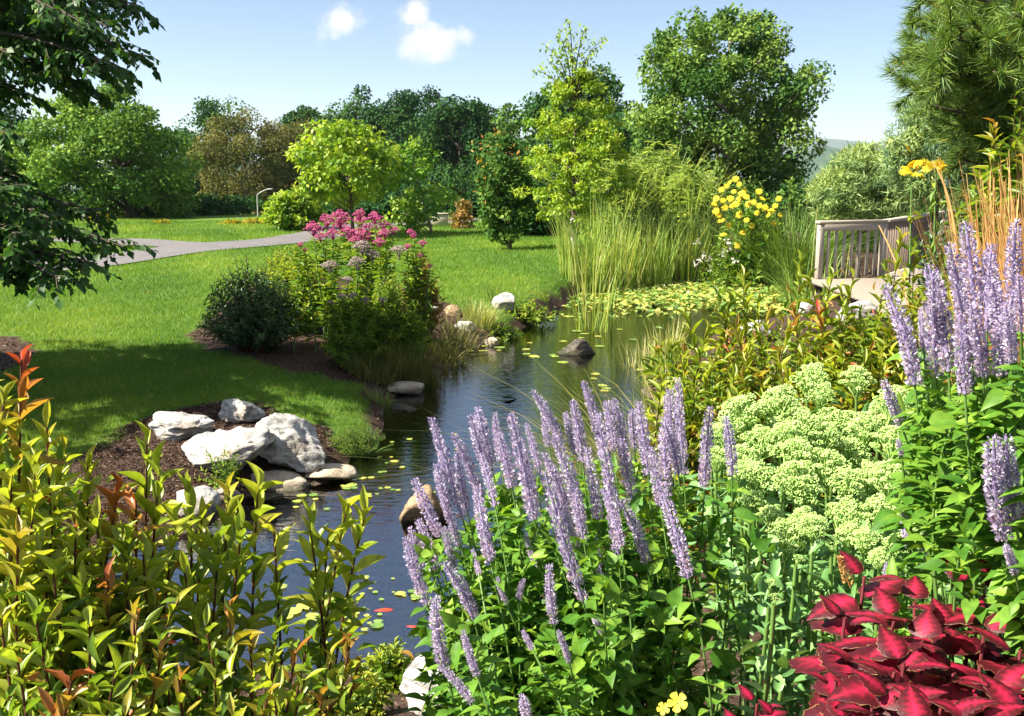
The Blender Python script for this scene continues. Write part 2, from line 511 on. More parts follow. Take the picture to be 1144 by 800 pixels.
ISLAND = PG([(212, 376), (240, 393), (300, 409), (372, 426), (420, 433), (445, 431), (505, 402), (540, 378), (500, 338), (440, 318), (340, 306), (260, 330)])
RING = np.array([-8.5, 12.4]); RINGR = 2.35
PATHA = PG([(-120, 318), (0, 304), (60, 298), (150, 287), (220, 278), (300, 271), (345, 267)])
PATHB = PG([(60, 268), (100, 269.5), (150, 271), (210, 274)])
PATHA = np.concatenate([PATHA, [[-6.0, 39.5], [-1.5, 44], [6, 50]]])
def dpath(line, x, y):
    d = np.full(np.shape(x), 1e9)
    for i in range(len(line) - 1):
        a, b = line[i], line[i + 1]; e = b - a
        t = np.clip(((x - a[0]) * e[0] + (y - a[1]) * e[1]) / (e @ e), 0, 1)
        d = np.minimum(d, np.hypot(x - a[0] - t * e[0], y - a[1] - t * e[1]))
    return d
RIGHTB = PG([(628, 343), (640, 300), (625, 283), (650, 270)])
def lawn_mask(x, y):
    """how far inside the lawn (positive) a ground point is"""
    w_ = .07 * np.sin(7 * x + 3 * y) + .05 * np.sin(5 * y - 9 * x)
    m = sdf(POND, x, y) - .22 + w_
    m = np.minimum(m, sdf(ROCKBED, x, y) + w_)
    m = np.minimum(m, sdf(ISLAND, x, y) + w_)
    m = np.minimum(m, np.hypot(x - RING[0], y - RING[1]) - RINGR + w_)
    m = np.minimum(m, dpath(PATHA, x, y) - 1.12)
    m = np.minimum(m, dpath(PATHB, x, y) - .88)
    xr = np.interp(y, [6, 12, 24, 30, 45, 60], [-1.5, -.6, 1.2, 2.6, 6, 10])   # right border: reeds and planting
    m = np.minimum(m, np.where(y > 13, xr + .3 - x, 1e3))
    m = np.minimum(m, np.where(y <= 13, -1.2 - x, 1e3))
    m = np.minimum(m, y - 5.2 + .3 * x * 0)
    return m

# ------------------------------------------------------------------ ground, one sheet to the horizon
def build_ground():
    xs = np.unique(np.round(np.concatenate([-np.geomspace(24, 7800, 46), np.arange(-24, 24, .16), np.geomspace(24, 7800, 46)]), 3))
    ys = np.unique(np.round(np.concatenate([-np.geomspace(4, 600, 15), np.arange(-4, 36, .16), np.geomspace(36, 8600, 70)]), 3))
    X, Y = np.meshgrid(xs, ys)
    Zh = hgt(X.ravel(), Y.ravel())
    g = Geo()
    nx, ny = len(xs), len(ys)
    i = np.arange(nx - 1)[None] + np.arange(ny - 1)[:, None] * nx
    Fc = np.stack([i, i + 1, i + 1 + nx, i + nx], -1).reshape(-1, 4)
    lm = lawn_mask(X.ravel(), Y.ravel())
    t = np.where(Zh < -.02, 0.0, .35 + .3 * sm(-.08, .10, lm))
    t = np.where(Y.ravel() > 46, .65, t)
    g.add(np.stack([X.ravel(), Y.ravel(), Zh], -1), Fc, t)
    m = MT('ground')
    tn = m.n('ShaderNodeAttribute', attribute_name='tint').outputs['Fac']
    p = m.pos()
    n1 = m.noise(1.3, 4, .6, p); n2 = m.noise(34, 5, .7, p); n3 = m.noise(9, 4, .6, p)
    soil = m.ramp(n2, [(.28, (.018, .011, .008)), (.5, (.06, .036, .025)), (.66, (.13, .085, .06)), (.8, (.26, .19, .14))])
    turf = m.mixc(m.ramp(n1, [(.35, (0, 0, 0)), (.7, (1, 1, 1))]), m.ramp(n2, [(.3, (.04, .10, .012)), (.75, (.12, .22, .025))]), m.ramp(n3, [(.3, (.08, .16, .02)), (.75, (.17, .25, .04))]))
    mud = m.ramp(n3, [(.3, (.07, .062, .045)), (.55, (.17, .145, .105)), (.75, (.30, .25, .19))])
    c = m.mixc(m.ramp(tn, [(.05, (0, 0, 0)), (.3, (1, 1, 1))]), mud, soil)
    c = m.mixc(m.ramp(tn, [(.42, (0, 0, 0)), (.58, (1, 1, 1))]), c, turf)
    bmp = m.bump(n2, .8, .04)
    mt = m.done(m.surf(c, .9, .15, bmp))
    solo('ground', g, mt, smooth=True, kind='structure', label='lawn and planting soil around the garden pond')
build_ground()

def strip(name, line, wdt, mat, lift, label):
    P = [np.asarray(line[0])]
    for a, b in zip(line[:-1], line[1:]):
        k = max(1, int(np.hypot(*(b - a)) / .5))
        P += [a + (b - a) * (j + 1) / k for j in range(k)]
    P = np.array(P)
    for _ in range(6):
        P[1:-1] = (P[:-2] + 2 * P[1:-1] + P[2:]) / 4
    T = U(np.gradient(P, axis=0)); S = np.stack([-T[:, 1], T[:, 0]], -1)
    us = np.linspace(-1, 1, 9)
    n = len(P)
    V = P[:, None] + S[:, None] * (us[None, :, None] * wdt / 2)
    V = V.reshape(-1, 2)
    z = hgt(V[:, 0], V[:, 1]) + lift
    g = Geo()
    i = np.arange(n - 1)[:, None] * 9 + np.arange(8)[None]
    g.add(np.column_stack([V, z]), np.stack([i, i + 1, i + 10, i + 9], -1).reshape(-1, 4))
    solo(name, g, mat, smooth=True, kind='structure', label=label)
m = MT('asphalt')
p_ = m.pos()
na = m.noise(2.2, 5, .6, p_); nb = m.noise(90, 3, .6, p_)
ca = m.mixc(m.ramp(nb, [(.35, (0, 0, 0)), (.7, (.6, .6, .6))]), m.ramp(na, [(.3, (.085, .08, .082)), (.7, (.135, .125, .128))]), (.21, .195, .195))
M['asphalt'] = m.done(m.surf(ca, .85, .2, m.bump(nb, .3, .005)))
strip('footpath', PATHA, 2.3, M['asphalt'], .028, 'grey asphalt footpath curving across the lawn')
strip('footpath', PATHB, 1.8, M['asphalt'], .024, 'side branch of the grey path joining from the left')

# ------------------------------------------------------------------ pond water
def build_water():
    g = Geo()
    x0, x1, y0, y1 = -14, 16, 3.2, 34
    xs = np.linspace(x0, x1, 31); ys = np.linspace(y0, y1, 31)
    X, Y = np.meshgrid(xs, ys)
    keep = sdf(POND, X.ravel(), Y.ravel()) < 2.6
    i = np.arange(30)[None] + np.arange(30)[:, None] * 31
    Fc = np.stack([i, i + 1, i + 32, i + 31], -1).reshape(-1, 4)
    Fc = Fc[keep[Fc].any(1)]
    g.add(np.stack([X.ravel(), Y.ravel(), 0 * X.ravel()], -1), Fc)
    m = MT('pond_water')
    p = m.pos()
    mp = m.n('ShaderNodeMapping', {'Vector': p, 'Scale': (1.0, 2.2, 1)}).outputs[0]
    n = m.noise(5.5, 3, .5, mp); n2 = m.noise(1.1, 2, .5, p)
    b = m.n('ShaderNodeBump', {'Height': m.math('ADD', n, m.math('MULTIPLY', n2, .8)), 'Strength': .09, 'Distance': .06}).outputs[0]
    gl = m.n('ShaderNodeBsdfGlossy', {'Color': (1, 1, 1, 1), 'Roughness': .012, 'Normal': b})
    tr = m.n('ShaderNodeBsdfTransparent', {'Color': (.70, .74, .75, 1)})
    fr = m.n('ShaderNodeFresnel', {'IOR': 4.2, 'Normal': b}).outputs[0]
    x = m.n('ShaderNodeMixShader', {0: fr})
    m.link(tr.outputs[0], x.inputs[1]); m.link(gl.outputs[0], x.inputs[2])
    solo('pond_water', g, m.done(x), kind='structure', label='still pond water mirroring the blue sky and reeds')
build_water()

# ------------------------------------------------------------------ hills far off
def build_hill(name, px0, px1, Y, tops, depth, mat, label, tree=0.0):
    rng = np.random.default_rng(5)
    n = 260 if tree else 120
    pxs = np.linspace(px0, px1, n)
    ty = np.interp(pxs, [t[0] for t in tops], [t[1] for t in tops])
    g = Geo()
    rows = []
    for k, fr in enumerate((0, .25, .5, .72, .88, 1.0, .8)):
        P = np.array([W(a, b, Y) for a, b in zip(pxs, ty)])
        zb = -36.0
        z = zb + (P[:, 2] - zb) * fr + (rng.normal(0, 1, n) * tree * (.2 + fr))
        y = Y - depth * (1 - fr) if k < 6 else np.full(n, Y + depth)
        rows.append(np.stack([P[:, 0], y + 0 * z, z], -1))
    V = np.stack(rows, 0)
    i = np.arange(n - 1)[None] + np.arange(6)[:, None] * n
    g.add(V.reshape(-1, 3), np.stack([i, i + 1, i + 1 + n, i + n], -1).reshape(-1, 4))
    solo(name, g, mat, smooth=not tree, kind='structure', label=label)
m = MT('hill_wood')
n_ = m.noise(.035, 6, .65, m.pos())
M['hill'] = m.done(m.surf(m.ramp(n_, [(.35, (.018, .045, .022)), (.55, (.04, .08, .035)), (.7, (.08, .12, .05))]), .9, .1))
build_hill('hills', -900, 2400, 7000, [(-900, 190), (500, 178), (700, 166), (900, 155), (935, 155), (1000, 163), (1200, 160), (2400, 185)], 1500, M['hill'], 'far blue hills on the horizon')
build_hill('hills', -900, 2400, 2500, [(-900, 188), (600, 180), (860, 172), (930, 166), (960, 170), (1010, 172), (1200, 176), (2400, 190)], 500, M['hill'], 'wooded ridge in front of the far hills', 2.5)

# ------------------------------------------------------------------ rocks
def rock_mat(name, pale, mid, dark, scale=1.0, stain=(.30, .22, .13)):
    m = MT(name)
    p = m.pos()
    mp = m.n('ShaderNodeMapping', {'Vector': p, 'Rotation': (.5, .4, .3), 'Scale': (1.0, 1.0, 2.6)}).outputs[0]
    n1 = m.noise(6 * scale, 6, .68, mp, dist=.8)
    n2 = m.noise(38 * scale, 5, .7, p)
    n3 = m.noise(2.3 * scale, 3, .5, p)
    c = m.ramp(n1, [(.30, dark), (.42, mid), (.56, pale), (.75, tuple(min(.8, v * 1.12) for v in pale))])
    c = m.mixc(m.ramp(n3, [(.52, (0, 0, 0)), (.70, (.55, .55, .55))]), c, stain)
    c = m.mixc(m.ramp(n2, [(.28, (.75, .75, .75)), (.42, (0, 0, 0))]), c, dark)
    wz = m.n('ShaderNodeSeparateXYZ', {0: m.n('ShaderNodeNewGeometry').outputs['Position']}).outputs['Z']
    wz = m.math('ADD', wz, m.math('MULTIPLY', m.math('SUBTRACT', n1, .5), .12))
    c = m.mixc(m.ramp(wz, [(.01, (.75, .75, .75)), (.07, (0, 0, 0))]), c, (.05, .055, .03))     # algae at the waterline
    hh = m.math('ADD', m.math('MULTIPLY', n1, 1.0), m.math('MULTIPLY', n2, .35))
    return m.done(m.surf(c, .8, .25, m.bump(hh, .9, .035)))
M['limestone'] = rock_mat('limestone', (.50, .49, .46), (.29, .285, .27), (.06, .057, .052))
M['tan_rock'] = rock_mat('tan_rock', (.50, .43, .33), (.34, .28, .20), (.09, .07, .05))
M['brown_rock'] = rock_mat('brown_rock', (.36, .25, .15), (.20, .13, .075), (.03, .022, .016))
M['dark_rock'] = rock_mat('dark_rock', (.10, .09, .07), (.05, .045, .035), (.018, .016, .012))
def ico(sub):
    bm = bmesh.new(); bmesh.ops.create_icosphere(bm, subdivisions=sub, radius=1)
    bm.verts.index_update()
    V = np.array([v.co[:] for v in bm.verts]); Fc = np.array([[v.index for v in f.verts] for f in bm.faces]); bm.free()
    return V, Fc
ICO = {k: ico(k) for k in (2, 4, 5)}
def rock(name, label, px, py, wpx, hpx, seed, mat, group=None, deep=.9, tilt=(0, 0), cuts=13, sub=4, z=None, rough=1.0, spin=None, cat='rock', sink=.18):
    """a boulder standing where its foot is seen at (px, py); wpx x hpx is how large it looks"""
    rng = np.random.default_rng(seed)
    c = onG(px, py) if z is None else Z0(px, py, z)
    dist = np.linalg.norm(c - np.array((0, 0, CAMZ)))
    rx = wpx / FPX * dist / 2; rz = hpx / FPX * dist / (2 - 2 * sink)
    V, Fc = ICO[sub]
    V = V.copy()
    for k in range(cuts):
        n = U(rng.normal(0, 1, 3) * np.array((1, 1, .8)))
        o = rng.uniform(.50, .86)
        d = V @ n
        V = V - np.maximum(0, d - o)[:, None] * n * .92
    def nz(f, a):
        t = 0
        for _ in range(5):
            k = rng.normal(0, f, 3)
            t = t + np.sin(V @ k + rng.uniform(0, 6)) 
        return a * t / 3
    V = V * (1 + nz(2.2, .10) - np.abs(nz(5, .11)) * rough - np.abs(nz(11, .06)) * rough - np.abs(nz(24, .028)) * rough)[:, None]
    V[:, 2] += np.round(V[:, 2] * 5) / 5 * .10 * rough
    V = V / np.abs(V).max(0)
    V = V * np.array((rx, rx * deep, rz))
    R = Matrix.Rotation(tilt[0], 3, 'Y') @ Matrix.Rotation(tilt[1], 3, 'X') @ Matrix.Rotation(rng.uniform(-.4, .4) if spin is None else spin, 3, 'Z')
    V = V @ np.array(R).T
    ext = V[:, 2].min()
    loc = np.array((c[0], c[1] + rx * deep * .55, c[2] - ext * (1 - 2 * sink)))
    g = Geo(); g.add(V + loc, Fc)
    return solo(name, g, M[mat], loc, smooth=False if sub < 4 else True, label=label, cat=cat, group=group)
GR = 'pale boulders on the mulch by the pond'
rock('boulder', 'big white boulder leaning up at the right of the pale rock group', 324, 524, 90, 52, 3, 'limestone', GR, .7, (.30, -.1), 15, 5)
rock('boulder', 'broad low white boulder at the front middle of the rock group', 250, 530, 112, 42, 8, 'limestone', GR, .7, (-.12, .2), 15, 5)
rock('boulder', 'flat bluish grey boulder at the left end of the rock group', 202, 490, 74, 24, 12, 'limestone', GR, .8, (.08, .1), 12, 5)
rock('boulder', 'small rounded pale boulder behind the rock group at the lawn edge', 265, 471, 66, 24, 15, 'limestone', GR, .7, (-.1, 0), 12, 5)
rock('flat_stone', 'smooth tan stone slab jutting into the water under the big boulder', 364, 538, 66, 16, 21, 'tan_rock', None, .8, (.05, 0), 8, 4, rough=.3)
rock('flat_stone', 'long grey stone slab lying at the water in front of the boulders', 312, 556, 84, 22, 22, 'tan_rock', None, .7, (.18, 0), 8, 4, rough=.4)
rock('flat_stone', 'small pale stone at the shore left of the grey slab', 250, 562, 32, 20, 27, 'tan_rock', None, .8, (0, 0), 10, 4)
rock('boulder', 'grey boulder half hidden behind the yellow green shrub leaves', 214, 580, 58, 42, 28, 'limestone', GR, .8, (0, 0), 10, 4)
rock('boulder', 'brown boulder standing in the pond behind the lavender spikes', 472, 592, 60, 50, 31, 'brown_rock', None, .8, (.2, 0), 9, 4, z=-.06, rough=.6)
rock('boulder', 'square pale boulder with a dark side at the far lawn edge', 562, 347, 30, 20, 44, 'limestone', None, .8, (0, 0), 6, 4, rough=.5)
rock('stone', 'white stone among the grasses at the tip of the island bed', 479, 351, 22, 11, 45, 'limestone', 'shore stones beside the island bed', .8)
rock('stone', 'brown stone between the white stone and the grass tuft', 506, 354, 26, 13, 46, 'brown_rock', 'shore stones beside the island bed', .8)
rock('stone', 'bluish grey flat stone at the water below the brown stone', 520, 371, 30, 12, 47, 'limestone', 'shore stones beside the island bed', .8)
rock('stone', 'small pinkish tan stone sitting in the shallow water', 549, 389, 20, 13, 48, 'tan_rock', None, .8, z=-.03)
rock('stone_ledge', 'flat tan stone ledge at the corner of the island bed', 455, 442, 62, 14, 49, 'tan_rock', None, .7, (0, 0), 6, 4, rough=.2, z=-.02)
rock('stone', 'grey stone awash in the water below the tan ledge', 452, 462, 40, 10, 50, 'dark_rock', None, .8, z=-.04)
rock('stone', 'pale stone at the foot of the reeds by the far water', 677, 326, 18, 14, 51, 'tan_rock', None, .8)
rock('stone', 'white flat stone right of the reeds below the yellow flowers', 822, 304, 26, 12, 52, 'limestone', None, .8)
rock('stone', 'cream rock under the bronze shrubs next to the pale grass', 757, 392, 30, 34, 53, 'limestone', 'pale rocks under the bronze shrubs', .8)
rock('stone', 'broad white rock seen through the bronze shrubs in their middle', 848, 384, 48, 26, 54, 'limestone', 'pale rocks under the bronze shrubs', .8)
rock('stone', 'small white rock beside the wooden deck behind the bronze shrubs', 905, 352, 24, 22, 55, 'limestone', 'pale rocks under the bronze shrubs', .8)
rock('boulder', 'bright white boulder below the front of the wooden deck', 962, 360, 46, 24, 56, 'limestone', None, .8)
rock('stone', 'pale tan stone behind the tallest lavender spikes', 742, 462, 22, 26, 57, 'tan_rock', None, .8)
rock('boulder', 'white grooved boulder at the bottom edge under the lavender plant', 484, 800, 92, 58, 61, 'limestone', None, .8, (.1, -.15), 12, 5)
rock('sunken_stone', 'pale square stone lying under the water in mid pond', 412, 655, 62, 34, 63, 'tan_rock', 'stones under the water', .9, z=-.30)
rock('sunken_stone', 'broad brown stone under the water near the front shore', 436, 716, 90, 26, 64, 'tan_rock', 'stones under the water', .9, z=-.22)
rock('wet_log', 'dark wet log lying half sunk in the far water', 645, 401, 44, 22, 71, 'dark_rock', None, .5, (0, 0), 5, 4, z=-.06, rough=.5, spin=0, cat='log')

# ------------------------------------------------------------------ wooden deck and railing
def wood_mat(name, a, b):
    m = MT(name)
    v = m.n('ShaderNodeMapping', {'Vector': m.pos(), 'Scale': (7, 7, 7)}).outputs[0]
    n = m.noise(3, 6, .7, v, dist=1.5)
    return m.done(m.surf(m.ramp(n, [(.3, a), (.7, b)]), .75, .2, m.bump(n, .3, .01)))
M['grey_wood'] = wood_mat('grey_wood', (.26, .22, .175), (.43, .375, .31))
M['brown_wood'] = wood_mat('brown_wood', (.13, .095, .075), (.23, .175, .14))
M['deck_wood'] = wood_mat('deck_wood', (.17, .14, .11), (.30, .26, .21))
def build_deck():
    A = W(914, 313, 19.0); A[2] = .78
    B = W(984, 311, 19.5); B[2] = .78
    Cc = W(1058, 300, 25.0); Cc[2] = .78
    dk = thing('deck', 'weathered wooden deck of pale boards at the right pond shore', 'deck', (A[0], A[1], 0))
    g = Geo()
    for k in range(26):                      # boards running across, towards the viewer
        y0 = A[1] + .1 - k * .155
        box(g, ((A[0] + B[0]) / 2 + .35, y0, .76 - .03), (B[0] - A[0] + 1.2, .132, .045), 0, bev=.006)
    part('board_floor', g, M['deck_wood'], dk)
    g = Geo(); box(g, ((A[0] + B[0]) / 2 + .35, A[1] + .1 - 25.65 * .155, .62), (B[0] - A[0] + 1.2, .05, .2), 0, bev=.006)
    part('fascia', g, M['grey_wood'], dk)
    g = Geo()
    L = Cc - B; ln = np.hypot(L[0], L[1]); an = math.atan2(L[1], L[0])
    for k in range(int(ln / .155)):
        q = B + L * (k + .5) / int(ln / .155)
        box(g, (q[0] + .55 * math.sin(an), q[1] - .55 * math.cos(an), .73), (.145, 1.2, .045), an, bev=.006)
    part('walkway', g, M['grey_wood'], dk)
    for (x, y) in ((A[0], A[1]), (B[0] + .7, A[1]), (A[0] + .1, A[1] - 3.7), (B[0] + .5, A[1] - 3.7)):
        g = Geo(); box(g, (x, y, .2), (.14, .14, 1.0), 0, bev=.008); part('post', g, M['brown_wood'], dk)
    r = thing('deck_railing', 'pale grey wooden railing with upright balusters on the deck', 'railing', (A[0], A[1], .76))
    top = 1.03
    for q in (A, B):
        g = Geo(); box(g, (q[0], q[1], .76 + top / 2), (.11, .11, top), .39, bev=.008); part('post', g, M['grey_wood'], r)
    for f in (.34, .67, 1.0):
        q = B + L * f
        g = Geo(); box(g, (q[0], q[1], .76 + top / 2), (.11, .11, top), an, bev=.008); part('post', g, M['brown_wood'], r)
    AB = B - A; la = np.hypot(AB[0], AB[1]); aa = math.atan2(AB[1], AB[0]); mid = (A + B) / 2
    g = Geo(); box(g, (mid[0], mid[1], .76 + top + .03), (la + .17, .16, .055), aa, bev=.008); part('top_rail', g, M['grey_wood'], r)
    g = Geo(); box(g, (mid[0] + .035 * math.sin(aa), mid[1] - .035 * math.cos(aa), .76 + top - .07), (la + .11, .04, .13), aa, bev=.006); part('rail_board', g, M['grey_wood'], r)
    q = B + L / 2
    g = Geo(); box(g, (q[0] + .04, q[1], .76 + top + .034), (ln + .1, .16, .055), an, bev=.008); part('top_rail', g, M['grey_wood'], r)
    g = Geo(); box(g, (q[0], q[1], .76 + top - .07), (ln - .1, .04, .14), an, bev=.006); part('rail_board', g, M['brown_wood'], r)
    nb = 8
    for k in range(1, nb):
        q = A + (B - A) * k / nb
        g = Geo(); box(g, (q[0], q[1], .76 + .5), (.042, .042, .94), aa, bev=.004); part('baluster', g, M['grey_wood'], r)
    nb = 34
    for k in range(1, nb):
        q = B + L * k / nb
        g = Geo(); box(g, (q[0], q[1], .76 + .5), (.042, .042, .94), an, bev=.004); part('baluster', g, M['brown_wood'], r)
build_deck()

# ------------------------------------------------------------------ trees at a distance
PROF = {
    'round': lambda t: np.sqrt(np.clip(1 - (2 * t - 1) ** 2, 0, 1)) ** .8,
    'dome': lambda t: np.clip(1 - t ** 2.2, 0, 1) ** .6 * (.55 + .45 * np.minimum(1, t * 4)),
    'cone': lambda t: np.clip(1 - t, 0, 1) ** .75 * (.5 + .5 * np.minimum(1, t * 5)) + .04,
    'full': lambda t: np.clip(1 - t ** 5, 0, 1) ** .5 * (.6 + .4 * np.minimum(1, t * 4)),
    'column': lambda t: np.clip(1 - t ** 3, 0, 1) ** .6 * (.45 + .55 * np.minimum(1, t * 4)),
    'egg': lambda t: np.sin(np.pi * np.clip(t, 0, 1) ** .75) ** .7,
}
def dist_tree(name, label, Y, xl, xr, yt, yb, prof, leaf, ncl, cr, nl, ls, seed, bark='bark', trunk=None, flat=.75, tint=(.2, .8), group=None, pxt=None, cat='tree', droop=.3, inner=.3, guard=False, T=KITE, asp=.7, limbs=26, lean=0):
    """a whole tree: crown between pixels xl..xr, yt..yb at distance Y; ncl leaf clumps of radius cr (metres)"""
    rng = np.random.default_rng(seed)
    ctr = W((xl + xr) / 2, (yt + yb) / 2, Y)
    top = W((xl + xr) / 2, yt, Y)[2]; bot = W((xl + xr) / 2, yb, Y)[2]
    R = (xr - xl) / 2 / FPX * Y
    bx = ctr[0] if pxt is None else W(pxt, yb, Y)[0]
    gz = h1(bx, Y)
    root = thing(name, label, cat, (bx, Y, gz), group)
    P = PROF[prof]
    t = rng.uniform(0, 1, ncl * 4)
    t = t[rng.uniform(0, 1, ncl * 4) < P(t) ** 1.4 / (P(np.linspace(0, 1, 50)) ** 1.4).max() + .05][:ncl]
    n = len(t)
    a = rng.uniform(0, 2 * math.pi, n)
    rr = np.maximum(R * P(t) - cr * .25, 0) * np.sqrt(rng.uniform(inner, 1, n)) * rng.uniform(.82, 1.12, n)
    Cn = np.stack([ctr[0] + rr * np.cos(a) + lean * (t - .5), Y + rr * np.sin(a) * .9, bot + cr * flat * .5 + t * max(.1, top - bot - cr * flat)], -1)
    crs = cr * rng.uniform(.65, 1.3, n) * (.6 + .4 * np.minimum(1, P(t) * 1.6))
    g = Geo()
    N_ = n * nl
    d = rsph(rng, N_)
    ci = np.repeat(np.arange(n), nl)
    pos = Cn[ci] + d * (crs[ci] * (.35 + .65 * rng.uniform(0, 1, N_) ** .5))[:, None] * np.array((1, 1, flat))
    nn = U(d * .7 + np.array((0, 0, .55)) + rng.normal(0, .45, (N_, 3)))
    dd = rng.normal(0, 1, (N_, 3)) + d * .6 - np.array((0, 0, droop))
    tn = np.clip(rng.uniform(*tint, n)[ci] + rng.normal(0, .12, N_) , 0, 1)
    sz = ls * rng.uniform(.65, 1.35, N_)
    leaves(g, pos, dd, nn, sz, sz * asp, T, tn)
    # trunk and limbs
    gt = Geo()
    tr = trunk or max(.05, R * .06)
    th = min(top, bot + (top - bot) * .8)
    k = 7
    zz = np.linspace(gz - .15, th, k)
    px_ = bx + (ctr[0] + lean * .3 - bx) * np.linspace(0, 1, k) + rng.normal(0, tr * .25, k) * np.linspace(0, 1, k)
    py_ = Y + rng.normal(0, tr * .25, k) * np.linspace(0, 1, k)
    TP = np.stack([px_, py_, zz], -1)
    tube(gt, TP, tr * np.linspace(1.15, .25, k) * np.array([1.25] + [1] * (k - 1)), 8)
    for i in rng.permutation(n)[:limbs]:
        c = Cn[i]
        zs = np.clip(c[2] - np.hypot(c[0] - bx, c[1] - Y) * .7, bot * .7 + gz * .3, th)
        s = np.array([np.interp(zs, zz, px_), np.interp(zs, zz, py_), zs])
        mid = (s + c) / 2 + np.array((0, 0, -.06 * np.linalg.norm(c - s)))
        tube(gt, bez(s, mid, c, 5), np.linspace(tr * .38, tr * .08, 5), 5)
    part('trunk', gt, M[bark], root)
    part('crown', g, M[leaf], root)
    if guard:
        gg = Geo(); tube(gg, [(bx, Y, gz), (bx, Y, gz + .95)], tr * 1.7, 10)
        part('trunk_guard', gg, M['white_flower'], root)
    return root
WOOD = 'trees of the wood beyond the lawn'
dist_tree('pine_tree', 'broad green pine with a lit left side behind the left path', 48, 12, 218, 82, 262, 'dome', 'pine_far', 120, 1.0, 300, .18, 101, trunk=.28, flat=.5, tint=(.25, .95), droop=.1, pxt=150)
dist_tree('deciduous_tree', 'dark green tree peeking up behind the brown trees', 92, 206, 300, 103, 262, 'full', 'dark_leaf', 62, 1.3, 230, .27, 102, group=WOOD, tint=(.3, .9))
dist_tree('brown_tree', 'dull brownish green tree, left of the two brown ones', 74, 214, 334, 121, 268, 'full', 'brown_leaf', 110, .9, 280, .15, 103, group=WOOD, tint=(.15, .75), droop=.6)
dist_tree('brown_tree', 'dull brownish tree behind the lamp post, right of the two brown ones', 78, 282, 368, 121, 268, 'full', 'brown_leaf', 100, .9, 280, .15, 104, group=WOOD, tint=(.2, .85), droop=.6)
dist_tree('oak_tree', 'tall open dark oak with ragged crown above the bright maple', 96, 346, 448, 85, 262, 'full', 'dark_leaf', 59, 1.25, 230, .27, 105, group=WOOD, tint=(.2, .8), inner=.1)
dist_tree('deciduous_tree', 'dark wood tree standing between the oak and the notched crowns', 92, 402, 502, 101, 266, 'full', 'dark_leaf', 121, 1.2, 230, .27, 106, group=WOOD, tint=(.1, .7))
dist_tree('deciduous_tree', 'dark wood tree with a rounded top over the small bronze tree', 88, 462, 566, 105, 266, 'full', 'dark_leaf', 135, 1.2, 230, .27, 107, group=WOOD, tint=(.05, .65))
dist_tree('deciduous_tree', 'grey green wood tree behind the orange tipped conical tree', 84, 528, 612, 103, 266, 'egg', 'syc_leaf', 50, 1.1, 130, .34, 108, group=WOOD, tint=(.1, .6))
dist_tree('deciduous_tree', 'dark tree behind the tall feathery light green tree', 72, 576, 716, 71, 266, 'full', 'dark_leaf', 121, 1.2, 230, .27, 109, group=WOOD, tint=(.2, .9))
dist_tree('deciduous_tree', 'low dark tree filling the wood edge under the brown trees', 86, 306, 430, 131, 266, 'full', 'dark_leaf', 94, 1.1, 230, .27, 110, group=WOOD, tint=(0, .5))
dist_tree('deciduous_tree', 'dark broad tree in the wood left of the brown trees', 84, 160, 270, 161, 266, 'full', 'dark_leaf', 81, 1.1, 230, .27, 112, group=WOOD, tint=(0, .6))
dist_tree('deciduous_tree', 'dark wood tree far left behind the overhanging branches', 70, -90, 60, 111, 262, 'full', 'dark_leaf', 121, 1.2, 230, .27, 113, group=WOOD, tint=(.1, .6))
dist_tree('deciduous_tree', 'dark tree behind the sycamore and the tall grass', 60, 640, 770, 121, 262, 'full', 'dark_leaf', 108, 1.0, 230, .27, 114, group=WOOD, tint=(.1, .7))
dist_tree('deciduous_tree', 'dark wood tree filling the dip right of the notched crowns', 98, 490, 590, 115, 266, 'full', 'dark_leaf', 121, 1.2, 230, .27, 130, group=WOOD, tint=(.05, .6))
dist_tree('deciduous_tree', 'dark wood tree behind the bright maple and below the oak', 100, 376, 470, 115, 266, 'full', 'dark_leaf', 121, 1.2, 230, .27, 131, group=WOOD, tint=(.05, .6))
dist_tree('deciduous_tree', 'dark wood tree filling the row between the oak and the rounded top', 104, 430, 520, 97, 266, 'full', 'dark_leaf', 110, 1.2, 230, .27, 132, group=WOOD, tint=(.05, .7))
dist_tree('deciduous_tree', 'dark wood tree behind the gap left of the brown trees', 104, 150, 240, 141, 266, 'full', 'dark_leaf', 100, 1.2, 230, .27, 133, group=WOOD, tint=(.05, .7))
dist_tree('deciduous_tree', 'dark wood tree behind the gap between the brown trees and the oak', 104, 300, 390, 117, 266, 'full', 'dark_leaf', 100, 1.2, 230, .27, 134, group=WOOD, tint=(.05, .7))
dist_tree('sycamore_tree', 'large upright sycamore with mottled leaves in the right middle', 40, 706, 920, 4, 232, 'full', 'syc_leaf', 230, .60, 210, .155, 115, trunk=.2, bark='bark_pale', tint=(.1, 1), inner=.12, limbs=60)
dist_tree('maple_tree', 'bright yellow green young maple with drooping leaves', 33, 330, 448, 134, 232, 'round', 'lime_leaf', 80, .45, 80, .17, 116, trunk=.06, tint=(.3, .95), droop=1.1, pxt=394, inner=.25)
dist_tree('young_tree', 'slender young tree with light green sparse leaves and thin stems', 35, 418, 502, 150, 262, 'egg', 'young_leaf', 44, .30, 46, .17, 117, trunk=.035, tint=(.3, .95), pxt=484, bark='bark_pale', inner=.1)
dist_tree('conical_tree', 'narrow dark green conical tree with orange tips standing on the lawn', 27.5, 534, 596, 146, 276, 'egg', 'syc_leaf', 110, .22, 90, .10, 118, trunk=.05, tint=(.1, .8), pxt=570, inner=.1)
